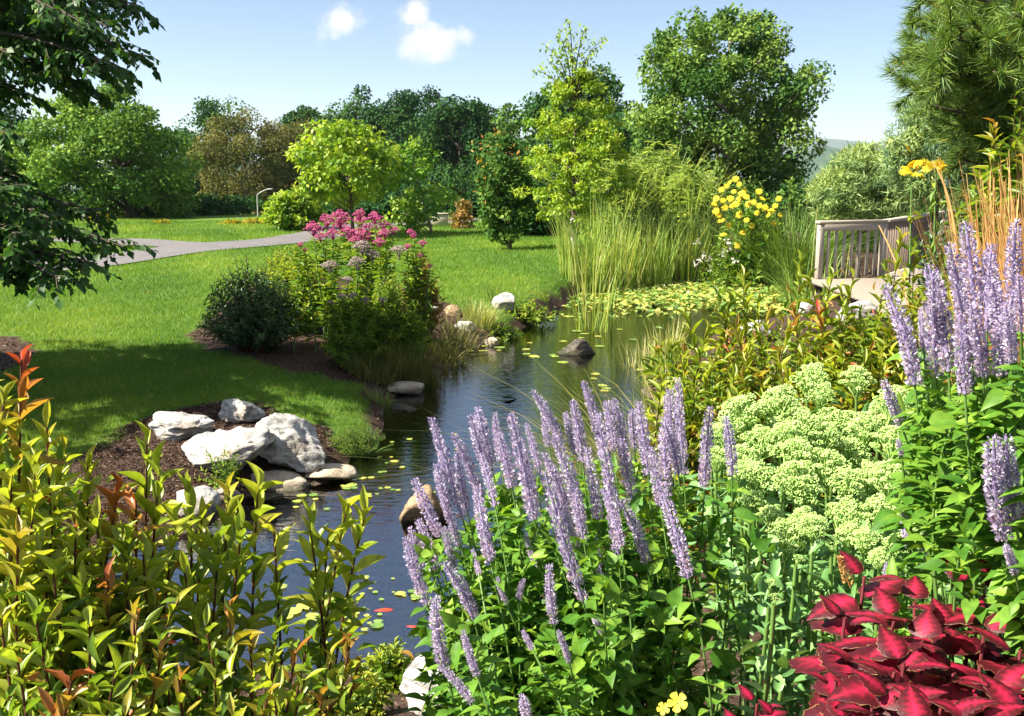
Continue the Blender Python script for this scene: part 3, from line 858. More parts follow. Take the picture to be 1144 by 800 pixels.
dist_tree('feathery_tree', 'tall feathery light green tree with a thin dark trunk and sparse top', 26, 580, 706, 74, 256, 'column', 'lime_leaf', 150, .22, 84, .12, 119, trunk=.055, tint=(.35, 1), pxt=641, flat=.45, inner=.05, guard=True, asp=.45, limbs=70)
dist_tree('bronze_tree', 'small bronze leaved upright tree at the far lawn edge', 38, 502, 533, 220, 272, 'column', 'bronze_leaf', 34, .2, 50, .12, 120, trunk=.03, tint=(.1, .9))
dist_tree('pine_tree', 'soft blue green pine behind the large pine at the right', 15, 992, 1112, 92, 226, 'full', 'soft_needle', 120, .24, 120, .13, 121, trunk=.07, tint=(.1, .8), T=SLIVER, asp=.16, flat=.6, cat='tree')
dist_tree('juniper_bush', 'feathery grey green juniper bush left of the soft pine', 22, 908, 1020, 160, 250, 'dome', 'soft_needle', 120, .3, 120, .16, 122, trunk=.06, tint=(.1, .9), T=SLIVER, asp=.18, flat=.45, cat='bush', droop=-.3)

# the sparse leader of the feathery tree and the orange tips of the conical tree belong to those trees
def leader():
    root = bpy.data.objects['feathery_tree']
    rng = np.random.default_rng(7)
    g, gl = Geo(), Geo()
    Y = 26
    P0 = W(638, 96, Y)
    P0 = W(640, 118, Y)
    for tip in ((636, 26), (610, 52), (672, 46), (624, 40), (654, 34), (600, 78), (676, 76), (616, 70), (662, 62), (640, 60), (628, 84), (652, 88)):
        q = W(*tip, Y); c = np.array((P0[0] + (q[0] - P0[0]) * .3, Y, q[2] - .25))
        B = bez(P0, c, q, 8)
        tube(g, B, np.linspace(.022, .006, 8), 5)
        for k in range(3, 8):
            n = 13
            leaves(gl, B[k] + rng.normal(0, .09, (n, 3)), rng.normal(0, 1, (n, 3)) - (0, 0, .4), rng.normal(0, .4, (n, 3)) + (0, 0, 1), .13, .06, KITE, rng.uniform(.4, 1, n))
    ld = part('leader', g, M['bark'], root); part('foliage', gl, M['lime_leaf'], ld)
    root = bpy.data.objects['conical_tree']
    g = Geo()
    for px, py in ((540, 160), (548, 168), (538, 185), (545, 196), (556, 150), (572, 168), (575, 180), (544, 215), (552, 205)):
        q = W(px, py, 27.2); n = 7
        leaves(g, q + rng.normal(0, .12, (n, 3)), rng.normal(0, 1, (n, 3)) + (0, 0, .8), rng.normal(0, .6, (n, 3)) + (-.4, -.4, .6), .14, .05, KITE, rng.uniform(0, 1, n))
    part('tip_foliage', g, M['orange_leaf'], root)
leader()

# ------------------------------------------------------------------ the shade tree at the left
def shade_tree():
    rng = np.random.default_rng(42)
    base = np.array((-8.5, 12.4, h1(-8.5, 12.4)))
    root = thing('shade_tree', 'large dark leaved tree overhanging the lawn from the left edge', 'tree', base)
    gt, gl = Geo(), Geo()
    th = 6.2
    tk = np.array([base + np.array((.10 * math.sin(z), .08 * math.cos(2 * z), z)) for z in np.linspace(-.2, th, 9)])
    tube(gt, tk, np.array([.36, .26, .24, .22, .20, .17, .14, .10, .05]), 10)
    tips = []
    for (px, py, Y) in [(158, 8, 10.6), (158, 62, 10.4), (134, 80, 10.0), (96, 96, 10.4), (128, 45, 11.6), (95, 28, 9.8), (60, 66, 11), (24, 104, 10.2), (140, 30, 12),
                        (138, 276, 10.3), (112, 240, 11.2), (96, 292, 9.8), (66, 312, 9.3), (30, 304, 10.2), (10, 300, 9.6), (84, 256, 10.6), (44, 238, 10.9),
                        (20, 205, 10.2), (50, 280, 11.4), (10, 175, 10.6), (128, -30, 11), (60, -60, 10.2), (0, -40, 9.6), (10, 60, 9.8), (8, 150, 9.4), (0, 215, 9.2), (20, 262, 9.4),
                        (104, 55, 10.8), (66, 84, 10.2), (30, 30, 10.4), (116, 70, 9.6), (60, 245, 9.8), (14, 96, 11), (100, 0, 10.2), (60, 10, 9.4), (120, 30, 10)]:
        tips.append(W(px, py, Y))
    for k in range(58):                    # the rest of the crown, outside the picture
        a = rng.uniform(0, 2 * math.pi); z = rng.uniform(1.5, 7.2); r = 4.4 * math.sqrt(max(.1, 1 - ((z - 4) / 3.8) ** 2)) * rng.uniform(.5, 1.02)
        q = base + np.array((r * math.cos(a), r * math.sin(a) - 2.6, z))
        px = 572 + q[0] / q[1] * FPX
        if px > 40 and 572 + q[0] / q[1] * FPX > 20 and q[2] < CAMZ + .21 * q[1]:
            continue
        gs_ = q - np.array(sdir) * (q[2] - .4) / sdir.z          # keep the sun on the boulders
        if gs_[1] > 12.0 and gs_[0] > -4.2:                      # and on the island bed
            continue
        if abs(gs_[0] + 2.4) < 1.7 and abs(gs_[1] - 8.7) < 1.5:
            continue
        tips.append(q)
    Pl, Dl, Nl, Tl = [], [], [], []
    def twig(a, d, ln, r0):
        n = 7
        d = U(d)
        c = a + d * ln * .55 + np.array((0, 0, .05)) * ln
        e = a + d * ln + np.array((0, 0, -.30 * ln))
        B = bez(a, c, e, n)
        tube(gt, B, np.linspace(r0, .0022, n), 4, cap=False)
        m = int(ln / .027)
        ts = np.linspace(.08, 1, m)
        Q = np.stack([np.interp(ts, np.linspace(0, 1, n), B[:, i]) for i in range(3)], -1)
        T = U(np.gradient(Q, axis=0))
        S = U(np.cross(T, (0, 0, 1.0)))
        sg = np.where(np.arange(m) % 2, 1, -1)[:, None]
        D = T * .65 + S * sg * .75 + np.array((0, 0, -.45)) + rng.normal(0, .28, (m, 3))
        Pl.append(Q); Dl.append(D); Nl.append(np.array((0, 0, 1.0)) + rng.normal(0, .45, (m, 3)) + S * .2); Tl.append(np.clip(rng.normal(.42, .2, m), 0, 1))
    for q in tips:
        hz = math.hypot(q[0] - base[0], q[1] - base[1])
        zs = np.clip(q[2] - base[2] + hz * .05 + rng.uniform(-.4, .8), 1.5, th * .96)
        s = np.array([np.interp(zs, np.linspace(-.2, th, 9), tk[:, i]) for i in range(3)])
        ln = np.linalg.norm(q - s)
        c = (s + q) / 2 + np.array((0, 0, (.17 if q[2] > 3.2 else .06) * ln))
        n = 14
        B = bez(s, c, q, n)
        tube(gt, B, np.linspace(.055, .005, n), 5, cap=False)
        T = U(np.gradient(B, axis=0))
        m = int(ln * 14)
        for t in rng.uniform(.22, 1.0, m):
            p = np.array([np.interp(t, np.linspace(0, 1, n), B[:, i]) for i in range(3)])
            tg = np.array([np.interp(t, np.linspace(0, 1, n), T[:, i]) for i in range(3)])
            S = U(np.cross(tg, (0, 0, 1.0)))
            d = tg * rng.uniform(.3, 1) + S * rng.choice((-1, 1)) * rng.uniform(.3, 1) + np.array((0, 0, rng.normal(-.12, .3)))
            twig(p, d, rng.uniform(.28, .70) * (1.05 - .55 * t), .006)
        twig(B[-2], T[-1], .3, .005)
    P = np.concatenate(Pl); n = len(P)
    sz = rng.uniform(.075, .125, n)
    leaves(gl, P, np.concatenate(Dl), np.concatenate(Nl), sz, sz * .68, (KITE[0], KITE[1]), np.concatenate(Tl))
    print('shade leaves', n)
    part('trunk', gt, M['bark'], root)
    part('crown', gl, M['shade_leaf'], root)
shade_tree()

# ------------------------------------------------------------------ the long needled pine at the right
def big_pine():
    rng = np.random.default_rng(77)
    base = np.array((5.6, 8.6, h1(5.6, 8.6)))
    root = thing('pine_tree', 'large long needled pine filling the upper right corner', 'tree', base)
    gt, gl = Geo(), Geo()
    tk = np.array([base + np.array((.05 * math.sin(z), .04 * math.cos(z), z)) for z in np.linspace(-.2, 6.5, 8)])
    tube(gt, tk, np.linspace(.17, .05, 8), 9)
    tips = [W(*q) for q in [(1026, 20, 8.2), (1020, 62, 8.0), (1022, 96, 8.2), (1040, 118, 7.8), (1034, 0, 8.4), (1060, 40, 7.4), (1075, 90, 7.6), (1100, 40, 7.2), (1130, 15, 7.4), (1055, 70, 8.6),
                            (1095, 110, 8), (1135, 60, 7.6), (1085, 20, 8.8), (1048, 100, 8.6), (1120, 120, 8.2), (1150, 100, 7.6), (1040, 45, 7.6), (1110, 80, 7.2), (1080, -30, 8), (1130, -40, 8), (1180, 60, 8), (1200, 140, 8), (1062, -10, 7.8), (1045, 75, 7.4),
                            (1064, 140, 8.4), (1095, 150, 8), (1130, 160, 7.8), (1080, 180, 8.6), (1120, 190, 8.2), (1150, 150, 7.4), (1046, 30, 9), (1070, 110, 9.2), (1062, 160, 8.8), (1090, 200, 8.6), (1110, 215, 8.2), (1075, 130, 8), (1140, 200, 7.8), (1056, 128, 9), (1030, 75, 9), (1052, 10, 9.2), (1038, 90, 8.6), (1180, -20, 8.6), (1220, 90, 9), (1100, 70, 10), (1160, 20, 10)]]
    PP, DD, TT = [], [], []
    def tuft(p, d, brown):
        n = 24
        dirs = U(d * .9 + rsph(rng, n) * .75)
        PP.append(np.repeat(p[None], n, 0)); DD.append(dirs)
        TT.append(np.clip(rng.normal(.95 if brown else .5, .16, n), 0, 1))
    for q in tips:
        zs = np.clip(q[2] - base[2] - .2, .8, 6.3)
        s = np.array([np.interp(zs, np.linspace(-.2, 6.5, 8), tk[:, i]) for i in range(3)])
        ln = np.linalg.norm(q - s)
        B = bez(s, (s + q) / 2 + np.array((0, 0, -.05 * ln)), q, 12)
        tube(gt, B, np.linspace(.035, .008, 12), 6)
        for t in np.concatenate([rng.uniform(.25, 1, int(ln * 16)), [1]]):
            p = np.array([np.interp(t, np.linspace(0, 1, 12), B[:, i]) for i in range(3)])
            d = U(U(q - s) * .7 + rsph(rng, 1)[0] * .9 + np.array((0, 0, .25)))
            l2 = rng.uniform(.12, .42) * (1.2 - .6 * t)
            e = p + d * l2
            tube(gt, np.stack([p, (p + e) / 2 + (0, 0, -.01), e]), [.007, .005, .004], 4, cap=False)
            br = rng.uniform() < .02
            for f in (.35, .6, .82, 1.0):
                tuft(p + (e - p) * f, d, br)
    P = np.concatenate(PP); n = len(P)
    leaves(gl, P, np.concatenate(DD), rng.normal(0, 1, (n, 3)), rng.uniform(.10, .18, n), .0085, SLIVER, np.concatenate(TT))
    print('needles', n)
    part('trunk', gt, M['bark'], root)
    part('crown', gl, M['needle'], root)
big_pine()

# ------------------------------------------------------------------ leafy bushes built of shoots
def shoots(gs, gl, roots, tips, nleaf, L, Wd, T, rng, start=.35, arch=.12, tint=(.3, .6), tiptint=None, up=.75, sr=.006, whorl=2.4, jit=.22, nseg=6):
    for r, q in zip(roots, tips):
        ln = np.linalg.norm(q - r)
        c = r * .45 + q * .55; c = c + np.array((0, 0, arch * ln)); c[:2] = c[:2] * .6 + r[:2] * .4
        B = bez(r, c, q, nseg + 1)
        if gs is not None:
            tube(gs, B, np.linspace(sr, sr * .35, nseg + 1), 5, cap=False)
        n = nleaf
        ts = start + (1 - start) * np.linspace(0, 1, n) ** .85
        s = np.linspace(0, 1, nseg + 1)
        Q = np.stack([np.interp(ts, s, B[:, i]) for i in range(3)], -1)
        Tg = U(np.stack([np.interp(ts, s, np.gradient(B, axis=0)[:, i]) for i in range(3)], -1))
        A = U(np.cross(Tg, (.3, .2, 1.0) if abs(Tg[-1, 2]) < .9 else (1.0, .2, 0))); Bn = np.cross(Tg, A)
        ph = rng.uniform(0, 6) + np.arange(n) * whorl
        Rd = np.cos(ph)[:, None] * A + np.sin(ph)[:, None] * Bn
        k = (up * (.5 + .5 * np.linspace(0, 1, n) ** 1.6))[:, None]
        D = Tg * k + Rd * (1.05 - k * .75) + rng.normal(0, jit, (n, 3))
        N = U(Tg * (1.05 - k) - Rd * k + np.array((0, 0, .35)))
        tn = rng.uniform(*tint, n)
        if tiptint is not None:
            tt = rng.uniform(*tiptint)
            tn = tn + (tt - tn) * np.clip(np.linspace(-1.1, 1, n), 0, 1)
        sz = L * rng.uniform(.75, 1.2, n) * (1 - .35 * np.linspace(0, 1, n) ** 4)
        leaves(gl, Q, D, N, sz, sz * Wd, T, np.clip(tn + rng.normal(0, .04, n), 0, 1))
def bush(name, label, px, py, wpx, hpx, n, nleaf, L, Wd, T, mat, seed, tint=(.2, .8), tiptint=None, group=None, cat='bush', start=.3, stem='twig', up=.7, sr=.006, fill=0, Y=None, spread=.25, deep=.9, jit=.22, skew=0):
    """a bush whose foot is at pixel (px, py) and whose shoots end on a dome wpx wide, hpx high"""
    rng = np.random.default_rng(seed)
    if Y is None:
        b = onG(px, py)
    else:
        b = W(px, py, Y)
        b[2] = h1(b[0], b[1])
    dist = np.linalg.norm(b - np.array((0, 0, CAMZ)))
    R = wpx / 2 / FPX * dist
    top = W(px, py - hpx, b[1])[2] if Y is None else W(px, py - hpx, Y)[2]
    Hh = top - b[2]
    root = thing(name, label, cat, b, group)
    gs, gl = Geo(), Geo()
    a = rng.uniform(0, 2 * math.pi, n); u = np.sqrt(rng.uniform(0, 1, n))
    z = (1 - .75 * u ** 2.5) * rng.uniform(.72, 1.0, n)
    tips = b + np.stack([R * u * np.cos(a) + skew * R * z, R * deep * u * np.sin(a), Hh * z], -1)
    roots = b + np.stack([R * spread * u * np.cos(a), R * deep * spread * u * np.sin(a), 0 * a - .03], -1)
    shoots(gs, gl, roots, tips, nleaf, L, Wd, T, rng, start, .1, tint, tiptint, up, sr, jit=jit)
    if fill:
        d = rsph(rng, fill) * (rng.uniform(0, 1, fill) ** .4)[:, None]
        P = b + np.array((0, 0, Hh * .42)) + d * np.array((R * .85, R * deep * .85, Hh * .42))
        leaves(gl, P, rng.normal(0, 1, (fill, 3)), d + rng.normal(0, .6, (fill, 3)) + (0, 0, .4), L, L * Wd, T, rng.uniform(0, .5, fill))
    part('branching', gs, M[stem], root)
    part('foliage', gl, M[mat], root)
    return root

# ------------------------------------------------------------------ lawn grass, mulch chips, pond edge (nobody could count these)
def build_lawn():
    rng = np.random.default_rng(1)
    n = 900000
    y = 6.2 * (44 / 6.2) ** rng.uniform(0, 1, n)
    x = rng.uniform(-.62, .42, n) * y - .8
    lm = lawn_mask(x, y)
    edge = sm(-.06, .14, lm)
    k = (lm > -.05) & (rng.uniform(0, 1, n) < edge)
    x, y, lm = x[k], y[k], lm[k]
    z = hgt(x, y)
    n = len(x)
    big = np.maximum(1, y / 9.0)
    Hh = rng.uniform(.03, .068, n) * big ** .35
    wd = .0042 * big * rng.uniform(.8, 1.3, n)
    az = rng.uniform(0, 2 * math.pi, n)
    ln = rng.uniform(.15, 1.0, n)
    hd = np.stack([np.cos(az), np.sin(az), 0 * az], -1)
    sd = np.stack([-np.sin(az), np.cos(az), 0 * az], -1)
    b = np.stack([x, y, z - .006], -1)
    tip = b + hd * (Hh * ln)[:, None] + np.array((0, 0, 1.0)) * Hh[:, None]
    V = np.stack([b - sd * wd[:, None] * .5, b + sd * wd[:, None] * .5, tip], 1).reshape(-1, 3)
    patch = .46 + .34 * np.sin(.9 * x + 1.7) * np.sin(.7 * y + .4 * x) + .18 * np.sin(2.9 * x - 1.1 * y) * np.sin(2.1 * y + .3)
    tn = np.clip(patch * .75 + rng.normal(.06, .17, n), 0, .93)
    tn = np.where(rng.uniform(0, 1, n) < .02, 1.0, tn)
    g = Geo(); g.add(V, np.arange(3 * n).reshape(-1, 3), np.repeat(tn, 3))
    print('grass', n)
    solo('lawn_grass', g, M['lawn'], kind='stuff', label='short mown green grass of the lawn')
build_lawn()
def litter():
    rng = np.random.default_rng(2)
    g = Geo()
    def chips(n, x, y, s):
        z = hgt(x, y) + .008
        P = np.stack([x, y, z], -1); m = len(x)
        leaves(g, P, rng.normal(0, 1, (m, 3)) * (1, 1, .25), rng.normal(0, .35, (m, 3)) + (0, 0, 1), s * rng.uniform(.5, 1.7, m), s * .45 * rng.uniform(.5, 1.4, m), KITE, np.clip(rng.beta(1.2, 2.6, m), 0, 1))
    for poly, n, s in ((ROCKBED, 15000, .034), (ISLAND, 9000, .05)):
        lo, hi = poly.min(0), poly.max(0)
        x = rng.uniform(lo[0], hi[0], n); y = rng.uniform(lo[1], hi[1], n)
        k = (sdf(poly, x, y) < .02) & (sdf(POND, x, y) > .05)
        chips(n, x[k], y[k], s)
    a = rng.uniform(0, 6.3, 5000); r = RINGR * np.sqrt(rng.uniform(0, 1, 5000))
    chips(5000, RING[0] + r * np.cos(a), RING[1] + r * np.sin(a), .05)
    x = rng.uniform(-2.5, 6, 26000); y = rng.uniform(1.2, 14, 26000)
    k = (sdf(POND, x, y) > .02) & (lawn_mask(x, y) < -.05)
    chips(0, x[k], y[k], .035)
    solo('mulch_chips', g, M['chips'], kind='stuff', label='brown bark mulch chips on the planting beds')
M['chips'] = leaf_mat('chips', [(0, (.018, .010, .007)), (.5, (.085, .048, .030)), (1, (.32, .24, .17))], .05, .85, .15)
litter()

# ------------------------------------------------------------------ grasses
def grass_clump(name, label, px, py, wpx, hpx, n, mat, seed, wd=.012, lean=.18, bend=.25, tint=(.2, .8), group=None, Y=None, cat='grass', K=4, deep=.8, az=None, hv=(.6, 1.05), blend=None):
    rng = np.random.default_rng(seed)
    if Y is None:
        b = onG(px, py)
    else:
        b = W(px, py, Y); b[2] = h1(b[0], b[1])
    dist = np.linalg.norm(b - np.array((0, 0, CAMZ)))
    R = wpx / 2 / FPX * dist
    Hh = W(px, py - hpx, b[1])[2] - b[2]
    a = rng.uniform(0, 2 * math.pi, n); u = np.sqrt(rng.uniform(0, 1, n))
    B = b + np.stack([R * u * np.cos(a), R * deep * u * np.sin(a), 0 * a], -1)
    B[:, 2] = np.maximum(hgt(B[:, 0], B[:, 1]), -.25) - .03
    g = Geo()
    tn = np.clip(rng.uniform(*tint, n), 0, 1)
    blades(g, B, Hh * rng.uniform(*hv, n), wd * rng.uniform(.7, 1.3, n), np.abs(rng.normal(0, lean, n)), np.abs(rng.normal(bend, bend * .5, n)), rng, tn, K, az=a + rng.normal(0, .7, n) if az is None else rng.normal(az, .5, n))
    return solo(name, g, M[mat], b, label=label, cat=cat, group=group)
RD = 'tall reeds along the far pond shore'
for k, (px, py, w_, h_, n, lab) in enumerate([
    (648, 322, 50, 84, 200, 'leftmost clump of tall green reeds at the far pond shore'),
    (684, 322, 56, 92, 260, 'tall reed clump around the pale stone at the far shore'),
    (722, 318, 56, 88, 270, 'dense tall reed clump standing behind the lily mat'),
    (758, 315, 54, 80, 230, 'tall reed clump left of the yellow flowered plant'),
    (792, 312, 42, 80, 110, 'rightmost thinner reed clump beside the white flat stone')]):
    grass_clump('reed_clump', lab, px, py, w_, h_, n, 'reed', 200 + k, wd=.027, lean=.09, bend=.12, tint=(.2, .95), group=RD, cat='reeds')
grass_clump('reed_clump', 'young light green reeds standing in the water right of the square boulder', 664, 352, 40, 60, 46, 'reed', 206, wd=.024, lean=.14, bend=.1, tint=(.4, .95), cat='reeds', Y=17.5)
GG = 'giant ornamental grasses behind the reeds'
for k, (px, w_, h_, Y, n, lab) in enumerate([
    (690, 60, 116, 29, 520, 'giant arching grass left of centre behind the reeds beside the feathery tree'),
    (730, 70, 128, 30, 620, 'tallest giant arching grass in front of the sycamore'),
    (770, 60, 100, 29, 460, 'giant arching grass beside the yellow flowered plant')]):
    gr_ = bush('giant_grass', lab, px, 282, w_ * 1.35, h_, 100, 30, .42, .075, LONG, 'willow', 210 + k, (.1, .7), (.4, .9), GG, 'grass', .18, 'green_stem', .45, .012, 0, Y, .55, .8, .3)
    g_ = Geo(); rg_ = np.random.default_rng(215 + k); nb_ = 130
    bb_ = W(px, 282, Y); bb_[2] = h1(bb_[0], bb_[1]); aa_ = rg_.uniform(0, 6.28, nb_); ru_ = np.sqrt(rg_.uniform(0, 1, nb_)) * w_ * .4 / FPX * Y
    blades(g_, bb_ + np.stack([ru_ * np.cos(aa_), ru_ * np.sin(aa_), 0 * aa_], -1), (W(px, 282 - h_, Y)[2] - bb_[2]) * rg_.uniform(.7, 1.12, nb_), .04, np.abs(rg_.normal(0, .2, nb_)), np.abs(rg_.normal(.35, .2, nb_)), rg_, rg_.uniform(.25, .78, nb_), 5, az=aa_)
    part('blade_foliage', g_, M['willow'], gr_)
FG = 'mounded fine grasses behind the deck'
for k, (px, w_, h_, Y, n, lab) in enumerate([
    (885, 76, 92, 24.5, 1100, 'mounded green grass right of the yellow flowered plant'),
    (930, 70, 84, 27.5, 1000, 'mounded green grass behind the left end of the deck railing'),
    (985, 90, 80, 27, 1300, 'mounded green grass behind the corner of the deck railing'),
    (1046, 90, 76, 26, 1200, 'mounded green grass behind the far end of the deck railing')]):
    grass_clump('fountain_grass', lab, px, 300, w_ * .55, h_, n, 'fount', 220 + k, wd=.018, lean=.38, bend=.42, tint=(.15, .85), group=FG, Y=Y)
grass_clump('grass_tuft', 'low bright grass tuft below the railing at the lily mat', 902, 316, 46, 52, 160, 'fount', 226, wd=.022, lean=.2, bend=.3, tint=(.4, 1), Y=20.5)
for k, (px, py, w_, h_, n, lab) in enumerate([
    (712, 426, 34, 56, 60, 'pale yellow grass tuft standing in the water left of the bronze shrubs'),
    (742, 418, 46, 74, 130, 'larger pale yellow grass tuft against the bronze shrubs')]):
    grass_clump('pale_grass', lab, px, py, w_, h_, n, 'pale_grass', 230 + k, wd=.012, lean=.15, bend=.12, tint=(.2, 1), group='pale grass tufts at the pond edge')
SG = 'olive sedges at the tip of the island bed'
for k, (px, py, w_, h_, n, lab) in enumerate([
    (418, 424, 54, 46, 300, 'olive sedge tuft at the lower corner of the island bed'),
    (456, 420, 62, 60, 560, 'dense feathery olive sedge overhanging the water'),
    (492, 402, 50, 50, 340, 'yellowish sedge at the pond tip of the island bed'),
    (512, 385, 40, 48, 160, 'straggling sedge with fallen tan blades beside the shore stones')]):
    grass_clump('sedge', lab, px, py, w_, h_, n, 'sedge', 240 + k, wd=.010, lean=.28, bend=.4, tint=(.05, .85), group=SG)
grass_clump('grass_tuft', 'tan and green grass tuft left of the square boulder', 536, 362, 36, 32, 260, 'pale_grass', 246, wd=.014, lean=.25, bend=.35, tint=(0, .8))
grass_clump('grass_tuft', 'upright green blades standing behind the square boulder', 552, 338, 20, 28, 60, 'fount', 247, wd=.014, lean=.12, bend=.15, tint=(.5, 1))
grass_clump('grass_tuft', 'bright yellow green blades at the lawn corner by the fern', 425, 452, 30, 24, 130, 'fount', 248, wd=.008, lean=.3, bend=.3, tint=(.5, 1))
ST = 'tan ornamental grasses behind the right lavender plants'
for k, (px, Y, w_, top, n, lab) in enumerate([
    (1094, 4.2, 64, 196, 520, 'tan dry grass at the end of the deck railing'),
    (1122, 3.9, 80, 172, 600, 'tan dry grass behind the tallest right lavender spikes'),
    (1152, 3.6, 90, 146, 560, 'tan dry grass at the right edge rising highest')]):
    b = W(px, 500, Y); b[2] = h1(b[0], b[1])
    rng = np.random.default_rng(250 + k)
    Hh = W(px, top, Y)[2] - b[2]
    a = rng.uniform(0, 2 * math.pi, n); u = np.sqrt(rng.uniform(0, 1, n)); R = w_ / 2 / FPX * Y
    B = b + np.stack([R * u * np.cos(a) + .12, R * u * np.sin(a), 0 * a - .02], -1)
    root = thing('dry_grass', lab, 'grass', b, ST)
    g = Geo(); blades(g, B, Hh * rng.uniform(.66, 1.02, n), .0085, np.abs(rng.normal(0, .07, n)) + .02, np.abs(rng.normal(.06, .05, n)), rng, rng.uniform(.1, 1, n), 5, az=a + rng.normal(0, .6, n), tipw=.35)
    part('foliage', g, M['straw'], root)
    g = Geo(); m = 90
    a = rng.uniform(0, 2 * math.pi, m)
    B = b + np.stack([R * .9 * np.cos(a) + .12, R * .9 * np.sin(a), 0 * a], -1)
    blades(g, B, Hh * rng.uniform(.3, .6, m), .008, np.abs(rng.normal(.2, .1, m)), np.abs(rng.normal(.3, .2, m)), rng, rng.uniform(.2, .9, m), 5)
    part('base_leaves', g, M['fount'], root)
# pale stalks leaning over the deck and the fine seed stems beyond it
for k, (r, q, lab) in enumerate([((1030, 420, 4.4), (982, 252, 4.9), 'long tan stalk leaning left across the deck railing'), ((1070, 300, 4.4), (1042, 180, 4.6), 'long tan stalk leaning towards the yellow flowers')]):
    a = W(*r); c = W(*q)
    g = Geo(); tube(g, bez(a, (a + c) / 2 + (0.04, 0, .08), c, 8), np.linspace(.008, .003, 8), 5, .6)
    solo('dry_stalk', g, M['straw'], a, label=lab, cat='stalk', group='leaning dry stalks')
for k, (px, top, lean) in enumerate([(905, 196, -.2), (925, 206, -.1), (945, 186, -.3), (962, 202, .2), (972, 236, .25), (1000, 190, .05), (1022, 200, .1), (938, 230, .15)]):
    a = W(px, 300, 23); a[2] = h1(a[0], a[1]); q = W(px - lean * 60, top, 23)
    g = Geo(); tube(g, bez(a, (a + q) / 2 + (0, 0, .2), q, 6), np.linspace(.016, .007, 6), 4, .7)
    rng = np.random.default_rng(k); T = np.array([q - (q - a) * f for f in np.linspace(0, .12, 14)])
    leaves(g, T, rng.normal(0, .6, (14, 3)) + (0, 0, 1), rng.normal(0, 1, (14, 3)), .10, .035, KITE, .9)
    solo('seed_stem', g, M['pale_grass'], a, label='thin pale seed stem rising above the grasses behind the deck', cat='stem', group='thin seed stems behind the deck')

# ------------------------------------------------------------------ flower parts shared by many plants
def head_mesh(name, seed, n, mat, dome=.45, bud=.05, lumps=14, stalks=True):
    """a domed flower cluster one unit wide on branching stalks, its foot at the origin"""
    rng = np.random.default_rng(seed)
    g = Geo()
    a = np.arange(lumps) * 2.4; u = np.sqrt((np.arange(lumps) + .5) / lumps)
    Lc = np.stack([.40 * u * np.cos(a), .40 * u * np.sin(a), .42 + dome * .42 * (1 - u ** 2) + rng.normal(0, .03, lumps)], -1)
    Lr = rng.uniform(.10, .155, lumps) * (14 / lumps) ** .45 * rng.uniform(.75, 1.2, lumps); Lc[:, 2] += rng.normal(0, .035, lumps); Lt = rng.uniform(-.22, .22, lumps)
    i = rng.integers(0, lumps, n)
    d = rsph(rng, n); d[:, 2] = np.abs(d[:, 2]) * 1.0 - .25
    d = U(d)
    P = Lc[i] + d * Lr[i][:, None] * np.array((1, 1, .8))
    ov, of = np.array([(1, 0, 0), (0, 1, 0), (-1, 0, 0), (0, -1, 0), (0, 0, 1), (0, 0, -1)], float), np.array([(0, 1, 4), (1, 2, 4), (2, 3, 4), (3, 0, 4), (1, 0, 5), (2, 1, 5), (3, 2, 5), (0, 3, 5)])
    s = bud * rng.uniform(.6, 1.3, n)
    V = P[:, None] + ov[None] * s[:, None, None]
    tn = np.clip(.25 + .5 * rng.uniform(0, 1, n) + Lt[i], 0, 1)
    g.add(V.reshape(-1, 3), (of[None] + (np.arange(n) * 6)[:, None, None]).reshape(-1, 3), np.repeat(tn, 6))
    if stalks:
        for c in Lc:
            tube(g, bez((0, 0, 0), (c[0] * .4, c[1] * .4, c[2] * .6), c, 4), [.03, .02, .016, .012], 4, .35, cap=False)
    return g.mesh(name, M[mat])
SEDH = [head_mesh('flower_head', 300 + k, 1250, 'sed_head', 1.0, .0195, 30) for k in range(4)]
SEDB = [head_mesh('flower_bud', 310 + k, 110, 'sed_head', .9, .035, 7) for k in range(2)]
JPW = [head_mesh('flower_head', 320 + k, 320, 'pink', 1.0, .034, 14) for k in range(3)]
FAD = [head_mesh('faded_head', 330 + k, 300, 'faded', .8, .036, 13) for k in range(2)]

